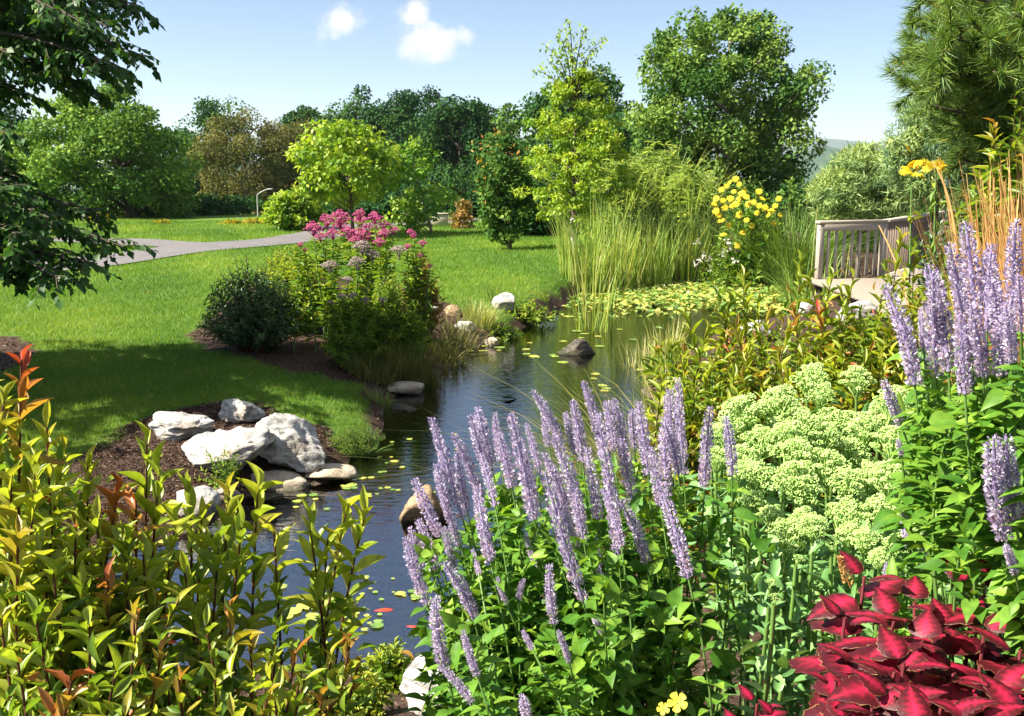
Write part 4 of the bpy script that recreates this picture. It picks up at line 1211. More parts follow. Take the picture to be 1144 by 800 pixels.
def spike_mesh(name, seed, gap=False):
    """a bottlebrush of tiny florets, one unit long"""
    rng = np.random.default_rng(seed)
    g = Geo()
    bx, by = rng.normal(0, .10, 2); fat = rng.uniform(.85, 1.15); taper = rng.uniform(2.2, 4)
    tube(g, [(0, 0, 0), (bx * .25, by * .25, .5), (bx, by, 1)], [.032, .036, .015], 6, .36)
    W_ = 15
    P, D, N, S, T = [], [], [], [], []
    nw = 30
    for k in range(nw):
        z = (k + .5) / nw
        prof = fat * (.35 + .65 * min(1, (1 - z) * taper)) * (.8 + .2 * min(1, z * 8)) * (1 + .16 * math.sin(k * 2.1 + seed))
        if gap and k in (2, 3):
            continue
        m = int(24 * prof) + 5
        for j in range(m):
            a = rng.uniform(0, 2 * math.pi)
            r = .034 + rng.uniform(.012, .060) * prof
            e = np.array((math.cos(a), math.sin(a), rng.uniform(.15, .8)))
            P.append((bx * z * z + r * math.cos(a), by * z * z + r * math.sin(a), z + rng.normal(0, .007)))
            D.append(e + rng.normal(0, .3, 3)); N.append(rng.normal(0, 1, 3) + np.array((0, 0, .5)))
            q = rng.uniform()
            outer = (r - .03) / .06
            T.append(np.clip(rng.normal(.22, .12) if q < .30 else rng.normal(.68, .13) - (.3 if z > .9 else 0) if q < (.93 if z > .25 else .78) else 1.0, 0, 1))
            S.append(rng.uniform(.030, .066) * (.6 + .4 * prof))
    P = np.array(P); S = np.array(S)
    leaves(g, P, np.array(D), np.array(N), S, S * .62, KITE, np.array(T))
    # protruding stamens
    m = 150
    z = rng.uniform(.03, .95, m); a = rng.uniform(0, 2 * math.pi, m); pr = np.minimum(1, (1 - z) * 3)
    r = .06 * pr + .02
    leaves(g, np.stack([bx * z * z + r * np.cos(a), by * z * z + r * np.sin(a), z], -1), np.stack([np.cos(a), np.sin(a), rng.uniform(.2, 1.1, m)], -1), rng.normal(0, 1, (m, 3)), .085, .010, SLIVER, .82)
    return g.mesh(name, M['floret'])
SPIKES = [spike_mesh('flower_spike', 340 + k, k % 3 == 2) for k in range(9)]

# ------------------------------------------------------------------ lavender hyssop
def hyssop(label, spikes, foot, seed, extra=10, fill=220, leafL=.052, group='lavender hyssop plants', bare=.12):
    """spikes: (tip px, tip py, base px, base py, distance); foot: the plant's root in the ground"""
    rng = np.random.default_rng(seed)
    foot = np.asarray(foot, float)
    root = thing('hyssop_plant', label, 'flower', foot, group)
    gl = Geo()
    def stem(base, d, r0, gpart, nmin=5):
        rt = foot + np.array((rng.uniform(-.12, .12), rng.uniform(-.12, .12), -.02))
        c = base - d * .45
        B = bez(rt, c, base, 10)
        tube(gpart, B, np.linspace(.0032, .0018, 10), 6, .5, cap=False)
        L = np.linalg.norm(np.diff(B, axis=0), axis=1).sum()
        m = max(nmin, int(L / .058))
        t = np.linspace(bare, .95, m) + rng.normal(0, .008, m)
        s = np.linspace(0, 1, 10)
        Q = np.stack([np.interp(t, s, B[:, i]) for i in range(3)], -1)
        Tg = U(np.stack([np.interp(t, s, np.gradient(B, axis=0)[:, i]) for i in range(3)], -1))
        A = U(np.cross(Tg, (1, .3, .1))); Bn = np.cross(Tg, A)
        ph = rng.uniform(0, 3) + (np.arange(m) % 2) * (math.pi / 2) + rng.normal(0, .25, m)
        for sgn in (1, -1):
            R = sgn * (np.cos(ph)[:, None] * A + np.sin(ph)[:, None] * Bn)
            D = R + Tg * .45 + np.array((0, 0, -.22)) + rng.normal(0, .2, (m, 3))
            N = Tg * .9 - R * .25 + np.array((0, 0, .5)) + rng.normal(0, .2, (m, 3))
            sz = leafL * rng.uniform(.7, 1.25, m) * (1.1 - .45 * t)
            leaves(gl, Q + R * .010, D, N, sz, sz * .56, OVATE_FINE, np.clip(rng.normal(.5, .16, m) + .15 * t, 0, 1))
            # small side leaves in the axils
            sz2 = sz * rng.uniform(.35, .6, m)
            leaves(gl, Q, R * .7 + Tg + rng.normal(0, .4, (m, 3)), N, sz2, sz2 * .5, OVATE, np.clip(rng.normal(.7, .15, m), 0, 1))
    for i, (tx, ty, bx, by, Y) in enumerate(spikes):
        T_, B_ = W(tx, ty, Y), W(bx, by, Y + rng.normal(0, .03))
        d = T_ - B_; ln = np.linalg.norm(d); d = d / ln
        wd = .165 if ln > .10 else .11
        wid = max(min(ln * .8, .108), .048) * rng.uniform(.85, 1.1)
        me = SPIKES[(i * 4 + seed) % 9]
        place('flower_spike', me, root, B_, d, (wid, wid, ln), rng.uniform(0, 6))
        gs = Geo(); stem(B_ + d * ln * .02, d, .004, gs)
        part('stem', gs, M['green_stem'], root)
    for k in range(extra):
        b = spikes[k % len(spikes)]
        Y = b[4] + rng.normal(0, .12)
        q = W(b[2] + rng.normal(0, 26), b[3] + rng.uniform(20, 120), Y)
        gs = Geo(); stem(q, np.array((rng.normal(0, .2), 0, .5)), .003, gs)
        part('stem', gs, M['green_stem'], root)
        n = 10
        leaves(gl, np.repeat(q[None], n, 0) + rng.normal(0, .012, (n, 3)), rng.normal(0, .6, (n, 3)) + (0, 0, .6), rng.normal(0, .5, (n, 3)) + (0, 0, 1), leafL * rng.uniform(.5, .9, n), leafL * .4, OVATE, rng.uniform(.5, 1, n))
    if fill:
        mx = np.array([W(b[2], b[3] + 60, b[4]) for b in spikes])
        i = rng.integers(0, len(mx), fill); f = rng.uniform(.15, 1, fill) ** .6
        P = foot + (mx[i] - foot) * f[:, None] + rng.normal(0, .045, (fill, 3))
        leaves(gl, P, rng.normal(0, 1, (fill, 3)) + (0, 0, .1), rng.normal(0, .5, (fill, 3)) + (-.2, -.1, 1), leafL * rng.uniform(.7, 1.3, fill), leafL * .56 * rng.uniform(.8, 1.2, fill), OVATE_FINE, np.clip(rng.normal(.45, .2, fill), 0, 1))
    part('foliage', gl, M['hys_leaf'], root, smooth=True)
CS = [(484, 466, 517, 580), (519, 463, 548, 533), (535, 461, 549, 519), (551, 461, 559, 515), (484, 522, 502, 573), (459, 537, 492, 599), (515, 481, 539, 562), (528, 544, 548, 628),
      (575, 461, 597, 580), (590, 472, 604, 530), (604, 530, 651, 671), (622, 551, 644, 612), (604, 432, 628, 497), (602, 450, 613, 499), (629, 461, 644, 508), (644, 446, 651, 515), (633, 482, 649, 584),
      (658, 423, 671, 497), (680, 448, 686, 504), (689, 444, 700, 511), (675, 475, 691, 620), (704, 453, 709, 500), (715, 448, 724, 530), (736, 466, 745, 555), (744, 435, 751, 500), (755, 424, 764, 530),
      (742, 540, 769, 646), (789, 455, 787, 544), (816, 466, 818, 530), (707, 555, 722, 628), (586, 598, 599, 635), (608, 631, 619, 697), (580, 646, 580, 671), (553, 646, 566, 675), (530, 613, 535, 642),
      (512, 624, 530, 693), (448, 602, 477, 675), (459, 591, 475, 657), (470, 580, 488, 642), (495, 588, 508, 638), (477, 675, 497, 745), (515, 705, 533, 755), (497, 740, 528, 785), (669, 617, 671, 631),
      (666, 635, 680, 678), (583, 705, 595, 726), (626, 703, 636, 740), (586, 783, 588, 800), (663, 688, 673, 706), (526, 723, 535, 752), (498, 556, 512, 610), (616, 505, 632, 570), (728, 500, 738, 565), (506, 505, 522, 572), (560, 482, 572, 545), (584, 500, 596, 562), (660, 505, 668, 580), (696, 490, 706, 560), (640, 545, 652, 605), (682, 545, 694, 610), (752, 470, 758, 530), (668, 462, 677, 530), (541, 505, 553, 566), (626, 520, 637, 590)]
def dist_of(s, seed):
    r = np.random.default_rng(seed)
    return float(np.clip(2.18 - .75 * (s[3] - 490) / 300 + r.normal(0, .07), 1.25, 2.3))
def centre_hyssops():
    full = [(*s, dist_of(s, i)) for i, s in enumerate(CS)]
    groups = {k: [] for k in range(8)}
    for s in full:
        x, y = s[2], s[3]
        if y > 690: k = 7
        elif x < 500: k = 0
        elif x < 535 : k = 1
        elif x < 575: k = 2
        elif x < 632: k = 3
        elif x < 668: k = 4
        elif x < 704: k = 5
        else: k = 6
        groups[k].append(s)
    spec = {0: ('leftmost lavender plant with spikes leaning out over the pond', (.02, 1.62)), 1: ('lavender plant with long spikes leaning left in front of the brown boulder', (.04, 1.85)),
            2: ('lavender plant with thin upright spikes against the blue water', (.08, 2.0)), 3: ('lavender plant with crowded spikes right of the thin upright ones', (.13, 1.9)),
            4: ('lavender plant holding the long drooping double spike in the middle', (.17, 1.8)), 5: ('lavender plant with the tallest spike at the middle of the clump', (.22, 2.0)),
            6: ('lavender plant at the right of the middle clump touching the chartreuse heads', (.30, 2.0)), 7: ('low lavender plant with short spikes over the white grooved boulder', (.0, 1.45))}
    for k, (lab, (fx, fy)) in spec.items():
        hyssop(lab, groups[k], (fx, fy, h1(fx, fy)), 400 + k, extra=(3, 6, 12, 14, 14, 14, 14, 0)[k], fill=(0, 50, 260, 330, 330, 330, 330, 0)[k], bare=(.6, .4, .12, .12, .12, .12, .12, .75)[k])
centre_hyssops()
RS1 = [(1010, 315, 1022, 430, 1.55), (1027, 342, 1032, 390, 1.6), (1042, 307, 1046, 418, 1.45), (1054, 295, 1060, 415, 1.5), (1020, 400, 1031, 437, 1.6), (988, 428, 1007, 475, 1.6), (1005, 490, 1007, 509, 1.6), (1000, 345, 1014, 375, 1.7)]
RS2 = [(1065, 270, 1077, 355, 1.45), (1081, 247, 1090, 355, 1.4), (1079, 308, 1087, 428, 1.35), (1098, 275, 1102, 370, 1.4), (1107, 285, 1114, 380, 1.45), (1071, 350, 1078, 440, 1.35), (1092, 340, 1098, 420, 1.3)]
RS3 = [(1116, 318, 1122, 398, 1.3), (1130, 252, 1132, 338, 1.3), (1128, 340, 1130, 405, 1.25), (1140, 305, 1141, 370, 1.25), (1112, 330, 1118, 420, 1.3), (1150, 290, 1152, 370, 1.25)]
RS4 = [(1091, 490, 1123, 602, 1.25), (1116, 492, 1134, 580, 1.25), (1125, 606, 1134, 640, 1.2), (1150, 520, 1160, 600, 1.2)]
RS5 = [(1011, 565, 1012, 612, 1.75), (1031, 591, 1033, 636, 1.7), (986, 629, 990, 662, 1.7)]
for k, (S_, lab, (fx, fy)) in enumerate([
    (RS1, 'lavender plant in front of the tan grass with spikes near the deck', (.92, 1.7)), (RS2, 'lavender plant with the thickest tall spikes against the tan grass', (.92, 1.5)),
    (RS3, 'lavender plant cut by the right edge before the tan grass', (.92, 1.4)), (RS4, 'lavender plant leaning left above the red coleus at the right edge', (.86, 1.3)),
    (RS5, 'small lavender plant rising between the chartreuse heads and the red coleus', (.66, 1.6))]):
    hyssop(lab, S_, (fx, fy, h1(fx, fy)), 420 + k, extra=(2, 3, 0, 0, 1)[k], fill=(20, 30, 20, 0, 10)[k], leafL=.05, bare=(.7, .66, .66, .8, .5)[k])

# ------------------------------------------------------------------ chartreuse sedum
def sedum(label, heads, foot, seed, fill=160, mesh=None, leafL=.055):
    rng = np.random.default_rng(seed)
    foot = np.asarray(foot, float)
    root = thing('sedum_plant', label, 'flower', foot, 'chartreuse sedum plants')
    gl = Geo()
    for i, (px, py, wpx, Y) in enumerate(heads):
        Wd = wpx / FPX * Y
        T_ = W(px, py, Y) - np.array((0, 0, Wd * .62))
        me = (SEDH[(i + seed) % 4] if wpx > 22 else SEDB[i % 2]) if mesh is None else mesh[i % len(mesh)]
        d = U(np.array((rng.normal(0, .15), rng.normal(-.12, .12), 1)))
        place('flower_head', me, root, T_, d, (Wd, Wd, Wd * .95), rng.uniform(0, 6))
        rt = foot + np.array((rng.uniform(-.12, .12), rng.uniform(-.12, .12), -.02))
        B = bez(rt, T_ - np.array((0, 0, .22)), T_, 9)
        gs = Geo(); tube(gs, B, np.linspace(.006, .004, 9), 6, .8, cap=False)
        part('stem', gs, M['green_stem'], root)
        m = 16
        t = np.linspace(.12, .97, m); s = np.linspace(0, 1, 9)
        Q = np.stack([np.interp(t, s, B[:, j]) for j in range(3)], -1)
        ph = rng.uniform(0, 6) + np.arange(m) * 2.4
        R = np.stack([np.cos(ph), np.sin(ph), 0 * ph], -1)
        sz = leafL * rng.uniform(.7, 1.2, m) * (1.15 - .5 * t)
        leaves(gl, Q + R * .004, R + np.array((0, 0, .55)) + rng.normal(0, .15, (m, 3)), np.array((0, 0, 1.0)) - R * .5 + rng.normal(0, .15, (m, 3)), sz, sz * .42, OVATE_FINE, np.clip(rng.normal(.5, .2, m), 0, 1))
    mx = np.array([W(a, b + c * .9, Y) for a, b, c, Y in heads])
    i = rng.integers(0, len(mx), fill); f = rng.uniform(.2, 1, fill) ** .6
    P = foot + (mx[i] - foot) * f[:, None] + rng.normal(0, .05, (fill, 3))
    leaves(gl, P, rng.normal(0, 1, (fill, 3)) + (0, 0, .5), rng.normal(0, .5, (fill, 3)) + (-.2, -.1, .8), leafL * rng.uniform(.6, 1.2, fill), leafL * .4, OVATE, np.clip(rng.normal(.4, .2, fill), 0, 1))
    part('foliage', gl, M['sed_leaf'], root, smooth=True)
def sedums():
    rng = np.random.default_rng(8)
    rows = [  # px, py of head tops, apparent width
        (912, 428, 54), (970, 420, 48), (884, 448, 52), (930, 452, 56), (1012, 440, 54), (1050, 446, 50), (984, 462, 54), (1040, 476, 56), (1084, 462, 50),
        (832, 462, 60), (866, 452, 56), (808, 476, 54), (850, 486, 62), (900, 480, 62), (946, 476, 60), (996, 494, 60), (870, 504, 62), (922, 512, 60), (968, 510, 56), (820, 502, 56), (1024, 510, 56), (1070, 506, 54),
        (890, 532, 56), (850, 528, 52), (944, 536, 54), (990, 540, 52), (838, 556, 34), (800, 520, 40), (1052, 540, 50), (1090, 540, 46),
        (880, 576, 62), (936, 558, 60), (906, 592, 40), (990, 572, 56), (966, 590, 40), (1040, 572, 46), (1006, 602, 34), (1066, 590, 40),
        (860, 600, 30), (896, 616, 18), (850, 646, 16), (868, 668, 18), (1060, 620, 26), (1090, 604, 30), (1100, 640, 22), (930, 606, 24), (824, 534, 30), (796, 486, 30), (892, 462, 50), (920, 440, 46), (944, 452, 50), (880, 492, 56), (912, 536, 54), (958, 536, 50), (836, 516, 50), (1006, 468, 52), (1030, 492, 50), (1060, 478, 48), (975, 482, 54), (926, 494, 56), (870, 470, 52), (1100, 500, 46), (1108, 470, 44), (1010, 545, 48), (905, 572, 46), (862, 560, 44), (1120, 530, 44), (1082, 570, 46), (1030, 606, 40), (1104, 568, 42), (985, 606, 40), (950, 575, 50), (1060, 520, 50), (1126, 600, 40), (1040, 540, 46)]
    H_ = [(px + float(rng.normal(0, 5)), py + float(rng.normal(0, 9)), w_ * float(rng.uniform(.82, 1.12)), float(np.clip(3.0 - 1.15 * (py - 420) / 200, 1.6, 3.1) + rng.normal(0, .04))) for px, py, w_ in rows]
    spec = [(830, 2.75, 0, 'sedum plant with broad heads at the left end of the chartreuse patch'), (905, 3.0, 1, 'sedum plant at the back top of the chartreuse patch beside the bronze shrubs'),
            (985, 3.0, 1, 'sedum plant at the back with heads crossed by one lavender spike'), (1065, 2.8, 1, 'sedum plant at the back right under the tall lavender leaves'),
            (880, 2.45, 2, 'sedum plant in the middle left of the chartreuse patch'), (970, 2.45, 2, 'sedum plant in the very middle of the chartreuse patch'), (1050, 2.4, 2, 'sedum plant in the middle right between the two lavender groups'),
            (875, 1.95, 3, 'front left sedum plant with open branching heads above dark leaves'), (955, 1.95, 3, 'front sedum plant with loose heads just above the red coleus'), (1060, 1.95, 3, 'front right sedum plant with small unopened heads behind the coleus')]
    near = {k: [] for k in range(len(spec))}
    for q in H_:
        dd = [((q[0] - s[0]) / 70) ** 2 + ((q[3] - s[1]) / .35) ** 2 for s in spec]
        near[int(np.argmin(dd))].append(q)
    for k, s in enumerate(spec):
        if near[k]:
            b = W(s[0], 700, s[1] + .1)
            sedum(s[3], near[k], (b[0], s[1] + .08, h1(b[0], s[1] + .08)), 450 + k)
sedums()

# ------------------------------------------------------------------ red coleus
def coleus_leaf():
    V, t, Fc = [], [], []
    us = [0, .04, .1, .18, .26, .34, .42, .5, .58, .66, .74, .82, .9, .96, 1.0]
    prof = lambda u: .5 * (np.sin(math.pi * min(1, u ** .62)) ** .85) * (1 - .15 * u) + .004
    cols = [-1, -.9, -.62, -.3, 0, .3, .62, .9, 1]
    for i, u in enumerate(us):
        w_ = prof(u); ser = 1 + (.07 if i % 2 else -.05)
        for c in cols:
            hw = w_ * c * (ser if abs(c) > .8 else 1)
            z = -.34 * u * u + .10 * abs(hw) - .42 * hw * hw - .016 * (i % 2) * abs(c)
            V.append((u - (.03 if i % 2 == 0 and abs(c) == 1 else 0), hw, z))
            t.append(min(.9, abs(c) * .62 + .22 * abs(u - .35) * 1.5 + (.10 if i % 2 else -.06) * (abs(c) > .2)) if abs(c) < .95 else 1.0)
    m = len(cols)
    for i in range(len(us) - 1):
        for j in range(m - 1):
            a = i * m + j
            Fc.append((a, a + 1, a + m + 1, a + m))
    return (np.array(V), np.array(Fc)), np.array(t)
CLEAF, CT = coleus_leaf()
def coleus_mat():
    m = MT('coleus_leaf')
    t = m.n('ShaderNodeAttribute', attribute_name='tint').outputs['Fac']
    n = m.noise(55, 4, .6, m.pos()); n2 = m.noise(9, 2, .5, m.pos())
    f = m.math('ADD', t, m.math('MULTIPLY', m.math('SUBTRACT', n, .5), .5))
    f = m.math('ADD', f, m.math('MULTIPLY', m.math('SUBTRACT', n2, .5), .5))
    c = m.ramp(f, [(0, (.42, .014, .06)), (.22, (.24, .009, .028)), (.45, (.075, .005, .010)), (.86, (.04, .004, .007)), (.95, (.16, .045, .02)), (1, (.30, .18, .08))])
    b = m.surf(c, .48, .35, m.bump(m.noise(120, 3, .6, m.pos()), .35, .003))
    tl = m.n('ShaderNodeBsdfTranslucent', {'Color': m.mixc(1.0, c, (1.3, .8, .7), 'MULTIPLY')})
    x = m.n('ShaderNodeMixShader', {0: .22})
    m.link(b.outputs[0], x.inputs[1]); m.link(tl.outputs[0], x.inputs[2])
    return m.done(x)
M['coleus'] = coleus_mat()
M['coleus_stem'] = bark_mat('coleus_stem', (.12, .02, .03), (.22, .05, .05), 40)
def coleus(label, tops, foot, seed, L=.120):
    rng = np.random.default_rng(seed)
    foot = np.asarray(foot, float)
    root = thing('coleus_plant', label, 'plant', foot, 'red coleus plants')
    gl = Geo()
    for (px, py, Y, sc) in tops:
        q = W(px, py, Y)
        rt = foot + np.array((rng.uniform(-.06, .06), rng.uniform(-.06, .06), -.01))
        B = bez(rt, (rt * .35 + q * .65) * (1, 1, 1) - np.array((0, 0, .03)), q, 9)
        gs = Geo(); tube(gs, B, np.linspace(.004, .0025, 9), 6, cap=False)
        part('stem', gs, M['coleus_stem'], root)
        s = np.linspace(0, 1, 9)
        ts = [1.0, .95, .87, .77, .66, .54]
        ph0 = rng.uniform(0, 3)
        for i, t in enumerate(ts):
            p = np.array([np.interp(t, s, B[:, j]) for j in range(3)])
            lf = L * sc * (.42, .72, .98, 1.05, 1.0, .85)[i]
            rise = (.8, .25, -.15, -.35, -.4, -.4)[i]
            for sg in (0, math.pi):
                ph = ph0 + i * math.pi / 2 + sg + rng.normal(0, .22)
                R = np.array((math.cos(ph), math.sin(ph), 0))
                D = R + np.array((0, 0, rise + rng.normal(0, .12))); Nn = np.array((0, 0, 1.0)) - R * rise + rng.normal(0, .16, 3)
                leaves(gl, (p + R * .012)[None], D[None], Nn[None], lf * rng.uniform(.88, 1.12), lf * rng.uniform(.72, .86), CLEAF, 0.5, tt=CT)
    part('foliage', gl, M['coleus'], root, smooth=True)
coleus('red coleus plant with lavender spike behind it, left of the big coleus group', [(966, 644, 1.46, .95), (944, 690, 1.40, .9), (1000, 690, 1.36, 1.0), (962, 735, 1.28, 1.0), (1000, 750, 1.24, 1.0), (934, 760, 1.30, .85), (975, 790, 1.18, 1.0), (946, 806, 1.2, .85)], (.50, 1.46, h1(.5, 1.46)), 500)
coleus('red coleus plant with the brightest magenta leaves at the bottom middle of the group', [(1022, 672, 1.40, 1.0), (1030, 716, 1.28, 1.1), (1000, 778, 1.18, 1.05), (1066, 752, 1.22, 1.0), (1052, 790, 1.14, 1.0), (1010, 740, 1.24, 1.0), (1058, 700, 1.34, 1), (1025, 812, 1.1, 1)], (.58, 1.36, h1(.58, 1.36)), 501)
coleus('red coleus plant at the right edge below the leaning lavender', [(1088, 650, 1.42, 1.0), (1126, 660, 1.36, 1.0), (1100, 706, 1.28, 1.05), (1140, 726, 1.22, 1.1), (1112, 770, 1.18, 1.1), (1160, 680, 1.34, 1), (1090, 800, 1.12, 1.05), (1145, 800, 1.12, 1.1)], (.68, 1.34, h1(.68, 1.34)), 502)
def coleus_bloom(rootname, tip, base, Y, seed):
    rng = np.random.default_rng(seed)
    root = bpy.data.objects[rootname]; a, b = W(*base, Y), W(*tip, Y)
    g = Geo(); tube(g, [a, (a + b) / 2, b], [.0016, .0013, .0008], 5, .2)
    n = 90; t = rng.uniform(.1, 1, n); an = rng.uniform(0, 6.3, n); r = .006 * (1.1 - t)
    P = a + (b - a) * t[:, None] + np.stack([r * np.cos(an), r * np.sin(an), 0 * an], -1)
    leaves(g, P, np.stack([np.cos(an), np.sin(an), .5 + 0 * an], -1), rng.normal(0, 1, (n, 3)), .006, .005, KITE, rng.uniform(.2, 1, n))
    part('flower_spike', g, M['straw'], root)
coleus_bloom('coleus_plant', (938, 622), (950, 656), 1.44, 1)
coleus_bloom('coleus_plant.002', (1112, 596), (1116, 648), 1.40, 2)
coleus_bloom('coleus_plant.002', (1134, 612), (1134, 650), 1.38, 3)
coleus('low red coleus plant peeping in at the bottom left of the group', [(846, 786, 1.42, .85), (872, 800, 1.38, .8), (824, 812, 1.4, .8)], (.36, 1.45, h1(.36, 1.45)), 503, .085)

# ------------------------------------------------------------------ shrubs given by the tips of their shoots
def tip_shrub(name, label, foot, tips, nleaf, L, Wd, seed, mat='shoot_leaf', tint=(.15, .6), tiptint=(.45, .72), reds=(), fill=0, filltint=(.0, .45), group=None, start=.35, low=0, sr=.005, T=None, cat='bush', rootr=.12, up=.95, fillL=.7, lowbox=None, jit=.22):
    rng = np.random.default_rng(seed)
    foot = np.asarray(foot, float)
    root = thing(name, label, cat, foot, group)
    gl = Geo(); gs = Geo()
    T = T or LANCE_FINE
    tp = [W(*q) for q in tips]
    for i, q in enumerate(tp):
        r = foot + np.array((rng.uniform(-1, 1) * rootr, rng.uniform(-1, 1) * rootr, -.03))
        r[:2] = r[:2] + (q[:2] - r[:2]) * .25
        tt = (.9, 1.0) if i in reds else tiptint
        shoots(gs, gl, [r], [q], nleaf, L, Wd, LANCES[i % 5], rng, start, .08, tint, tt, up, sr, jit=jit, nseg=9)
    for k in range(low):                      # shorter side shoots lower down
        q = tp[rng.integers(0, len(tp))]
        f = rng.uniform(.45, .9)
        e = foot + (q - foot) * f + rng.normal(0, .06, 3)
        r = foot + (q - foot) * f * .5 + rng.normal(0, .02, 3)
        shoots(gs, gl, [r], [e], max(6, nleaf // 2), L * .85, Wd, LANCES[k % 5], rng, .3, .05, (tint[0] - .1, tint[1] - .05), (rng.uniform(.2, .9),) * 2, up, sr * .6, jit=jit)
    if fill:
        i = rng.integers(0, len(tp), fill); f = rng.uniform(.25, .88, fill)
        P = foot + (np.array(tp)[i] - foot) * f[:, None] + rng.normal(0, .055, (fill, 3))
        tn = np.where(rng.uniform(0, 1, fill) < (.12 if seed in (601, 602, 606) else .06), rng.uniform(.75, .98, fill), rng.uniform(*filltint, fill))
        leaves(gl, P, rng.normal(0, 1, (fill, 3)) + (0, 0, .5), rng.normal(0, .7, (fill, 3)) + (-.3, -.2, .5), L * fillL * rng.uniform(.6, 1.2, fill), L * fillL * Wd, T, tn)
    part('branching', gs, M['twig'], root)
    part('foliage', gl, M[mat], root, smooth=True)
    return root
def ft(x, y):
    return (x, y, h1(x, y))
NG = 'yellow green shrubs at the left foreground'
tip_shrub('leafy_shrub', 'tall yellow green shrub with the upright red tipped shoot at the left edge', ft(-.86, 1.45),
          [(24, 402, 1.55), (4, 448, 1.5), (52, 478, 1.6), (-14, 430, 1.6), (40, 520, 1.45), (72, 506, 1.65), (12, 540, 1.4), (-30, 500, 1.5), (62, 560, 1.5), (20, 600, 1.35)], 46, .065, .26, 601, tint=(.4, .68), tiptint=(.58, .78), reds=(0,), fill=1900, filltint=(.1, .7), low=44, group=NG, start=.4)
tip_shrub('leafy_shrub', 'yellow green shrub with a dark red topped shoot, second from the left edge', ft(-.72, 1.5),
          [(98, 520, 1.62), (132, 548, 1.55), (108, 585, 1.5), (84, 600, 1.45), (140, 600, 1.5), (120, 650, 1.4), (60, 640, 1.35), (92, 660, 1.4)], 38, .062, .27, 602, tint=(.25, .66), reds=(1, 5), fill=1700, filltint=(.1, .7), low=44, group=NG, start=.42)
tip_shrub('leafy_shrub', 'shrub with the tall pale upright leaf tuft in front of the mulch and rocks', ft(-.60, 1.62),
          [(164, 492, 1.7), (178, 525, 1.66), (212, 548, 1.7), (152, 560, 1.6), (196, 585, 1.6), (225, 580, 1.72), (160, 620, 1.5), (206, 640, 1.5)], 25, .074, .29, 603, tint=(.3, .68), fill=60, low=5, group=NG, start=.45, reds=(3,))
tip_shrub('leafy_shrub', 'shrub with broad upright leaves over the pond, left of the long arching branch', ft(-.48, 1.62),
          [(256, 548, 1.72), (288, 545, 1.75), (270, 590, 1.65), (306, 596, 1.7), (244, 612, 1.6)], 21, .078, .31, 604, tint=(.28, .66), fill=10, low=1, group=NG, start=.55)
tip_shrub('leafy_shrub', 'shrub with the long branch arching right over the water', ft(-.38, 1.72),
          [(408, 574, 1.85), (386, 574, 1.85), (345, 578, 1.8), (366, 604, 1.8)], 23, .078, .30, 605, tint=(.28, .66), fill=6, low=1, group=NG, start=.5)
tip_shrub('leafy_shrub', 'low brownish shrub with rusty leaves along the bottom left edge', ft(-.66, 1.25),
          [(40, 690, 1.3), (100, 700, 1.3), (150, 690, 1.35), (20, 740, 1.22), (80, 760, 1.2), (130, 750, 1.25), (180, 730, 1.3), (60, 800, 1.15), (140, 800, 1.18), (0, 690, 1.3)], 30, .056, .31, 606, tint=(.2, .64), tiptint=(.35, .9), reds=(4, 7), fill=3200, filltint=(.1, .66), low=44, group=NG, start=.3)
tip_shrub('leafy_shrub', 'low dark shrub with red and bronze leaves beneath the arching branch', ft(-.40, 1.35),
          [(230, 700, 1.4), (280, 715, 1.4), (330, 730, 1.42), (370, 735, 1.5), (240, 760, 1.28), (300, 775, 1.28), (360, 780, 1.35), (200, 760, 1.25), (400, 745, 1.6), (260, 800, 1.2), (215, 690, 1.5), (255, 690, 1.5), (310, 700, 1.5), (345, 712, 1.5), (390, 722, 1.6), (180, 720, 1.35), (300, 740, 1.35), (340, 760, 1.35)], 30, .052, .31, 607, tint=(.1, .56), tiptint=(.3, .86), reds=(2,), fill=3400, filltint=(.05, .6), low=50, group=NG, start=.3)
BG_ = 'bronze green shrubs between the pond and the deck'
def bz(label, foot, tips, seed, **k):
    tip_shrub('bronze_shrub', label, foot, tips, 30, .092, .25, seed, tint=(.25, .70), tiptint=(.4, .72), fill=1100, filltint=(.1, .85), low=36, group=BG_, start=.35, rootr=.3, fillL=.62, **k)
bz('bronze green shrub nearest the pale grass at the water', ft(.80, 4.15), [(766, 350, 4.3), (790, 368, 4.2), (760, 395, 4.1), (812, 375, 4.3), (800, 400, 4.0), (776, 420, 3.9), (740, 425, 4.0), (820, 420, 3.9)], 620)
bz('bronze green shrub with one tall shoot in front of the lily mat', ft(1.06, 4.2), [(830, 310, 4.4), (816, 334, 4.35), (846, 342, 4.4), (858, 372, 4.3), (836, 390, 4.1), (870, 396, 4.1), (850, 420, 3.9), (822, 366, 4.2)], 621)
bz('bronze green shrub with two tall shoots left of the deck', ft(1.32, 4.2), [(894, 290, 4.4), (905, 312, 4.3), (881, 366, 4.2), (915, 350, 4.2), (896, 390, 4.1), (930, 390, 4.1), (900, 420, 3.9), (880, 420, 3.9), (918, 405, 4)], 622, reds=(3,))
bz('bronze green shrub in front of the deck railing', ft(1.52, 4.2), [(930, 308, 4.4), (953, 310, 4.4), (942, 345, 4.3), (965, 368, 4.2), (940, 392, 4.0), (970, 400, 4.0), (952, 420, 3.9), (984, 390, 4.0)], 623)
bz('bronze green shrub at the railing corner beside the tan grass', ft(1.75, 4.3), [(1006, 264, 4.5), (1022, 274, 4.5), (990, 303, 4.4), (1012, 310, 4.3), (984, 335, 4.3), (1030, 330, 4.3), (1004, 352, 4.2), (1030, 370, 4.1), (996, 395, 4.0), (1040, 400, 4.0)], 624)

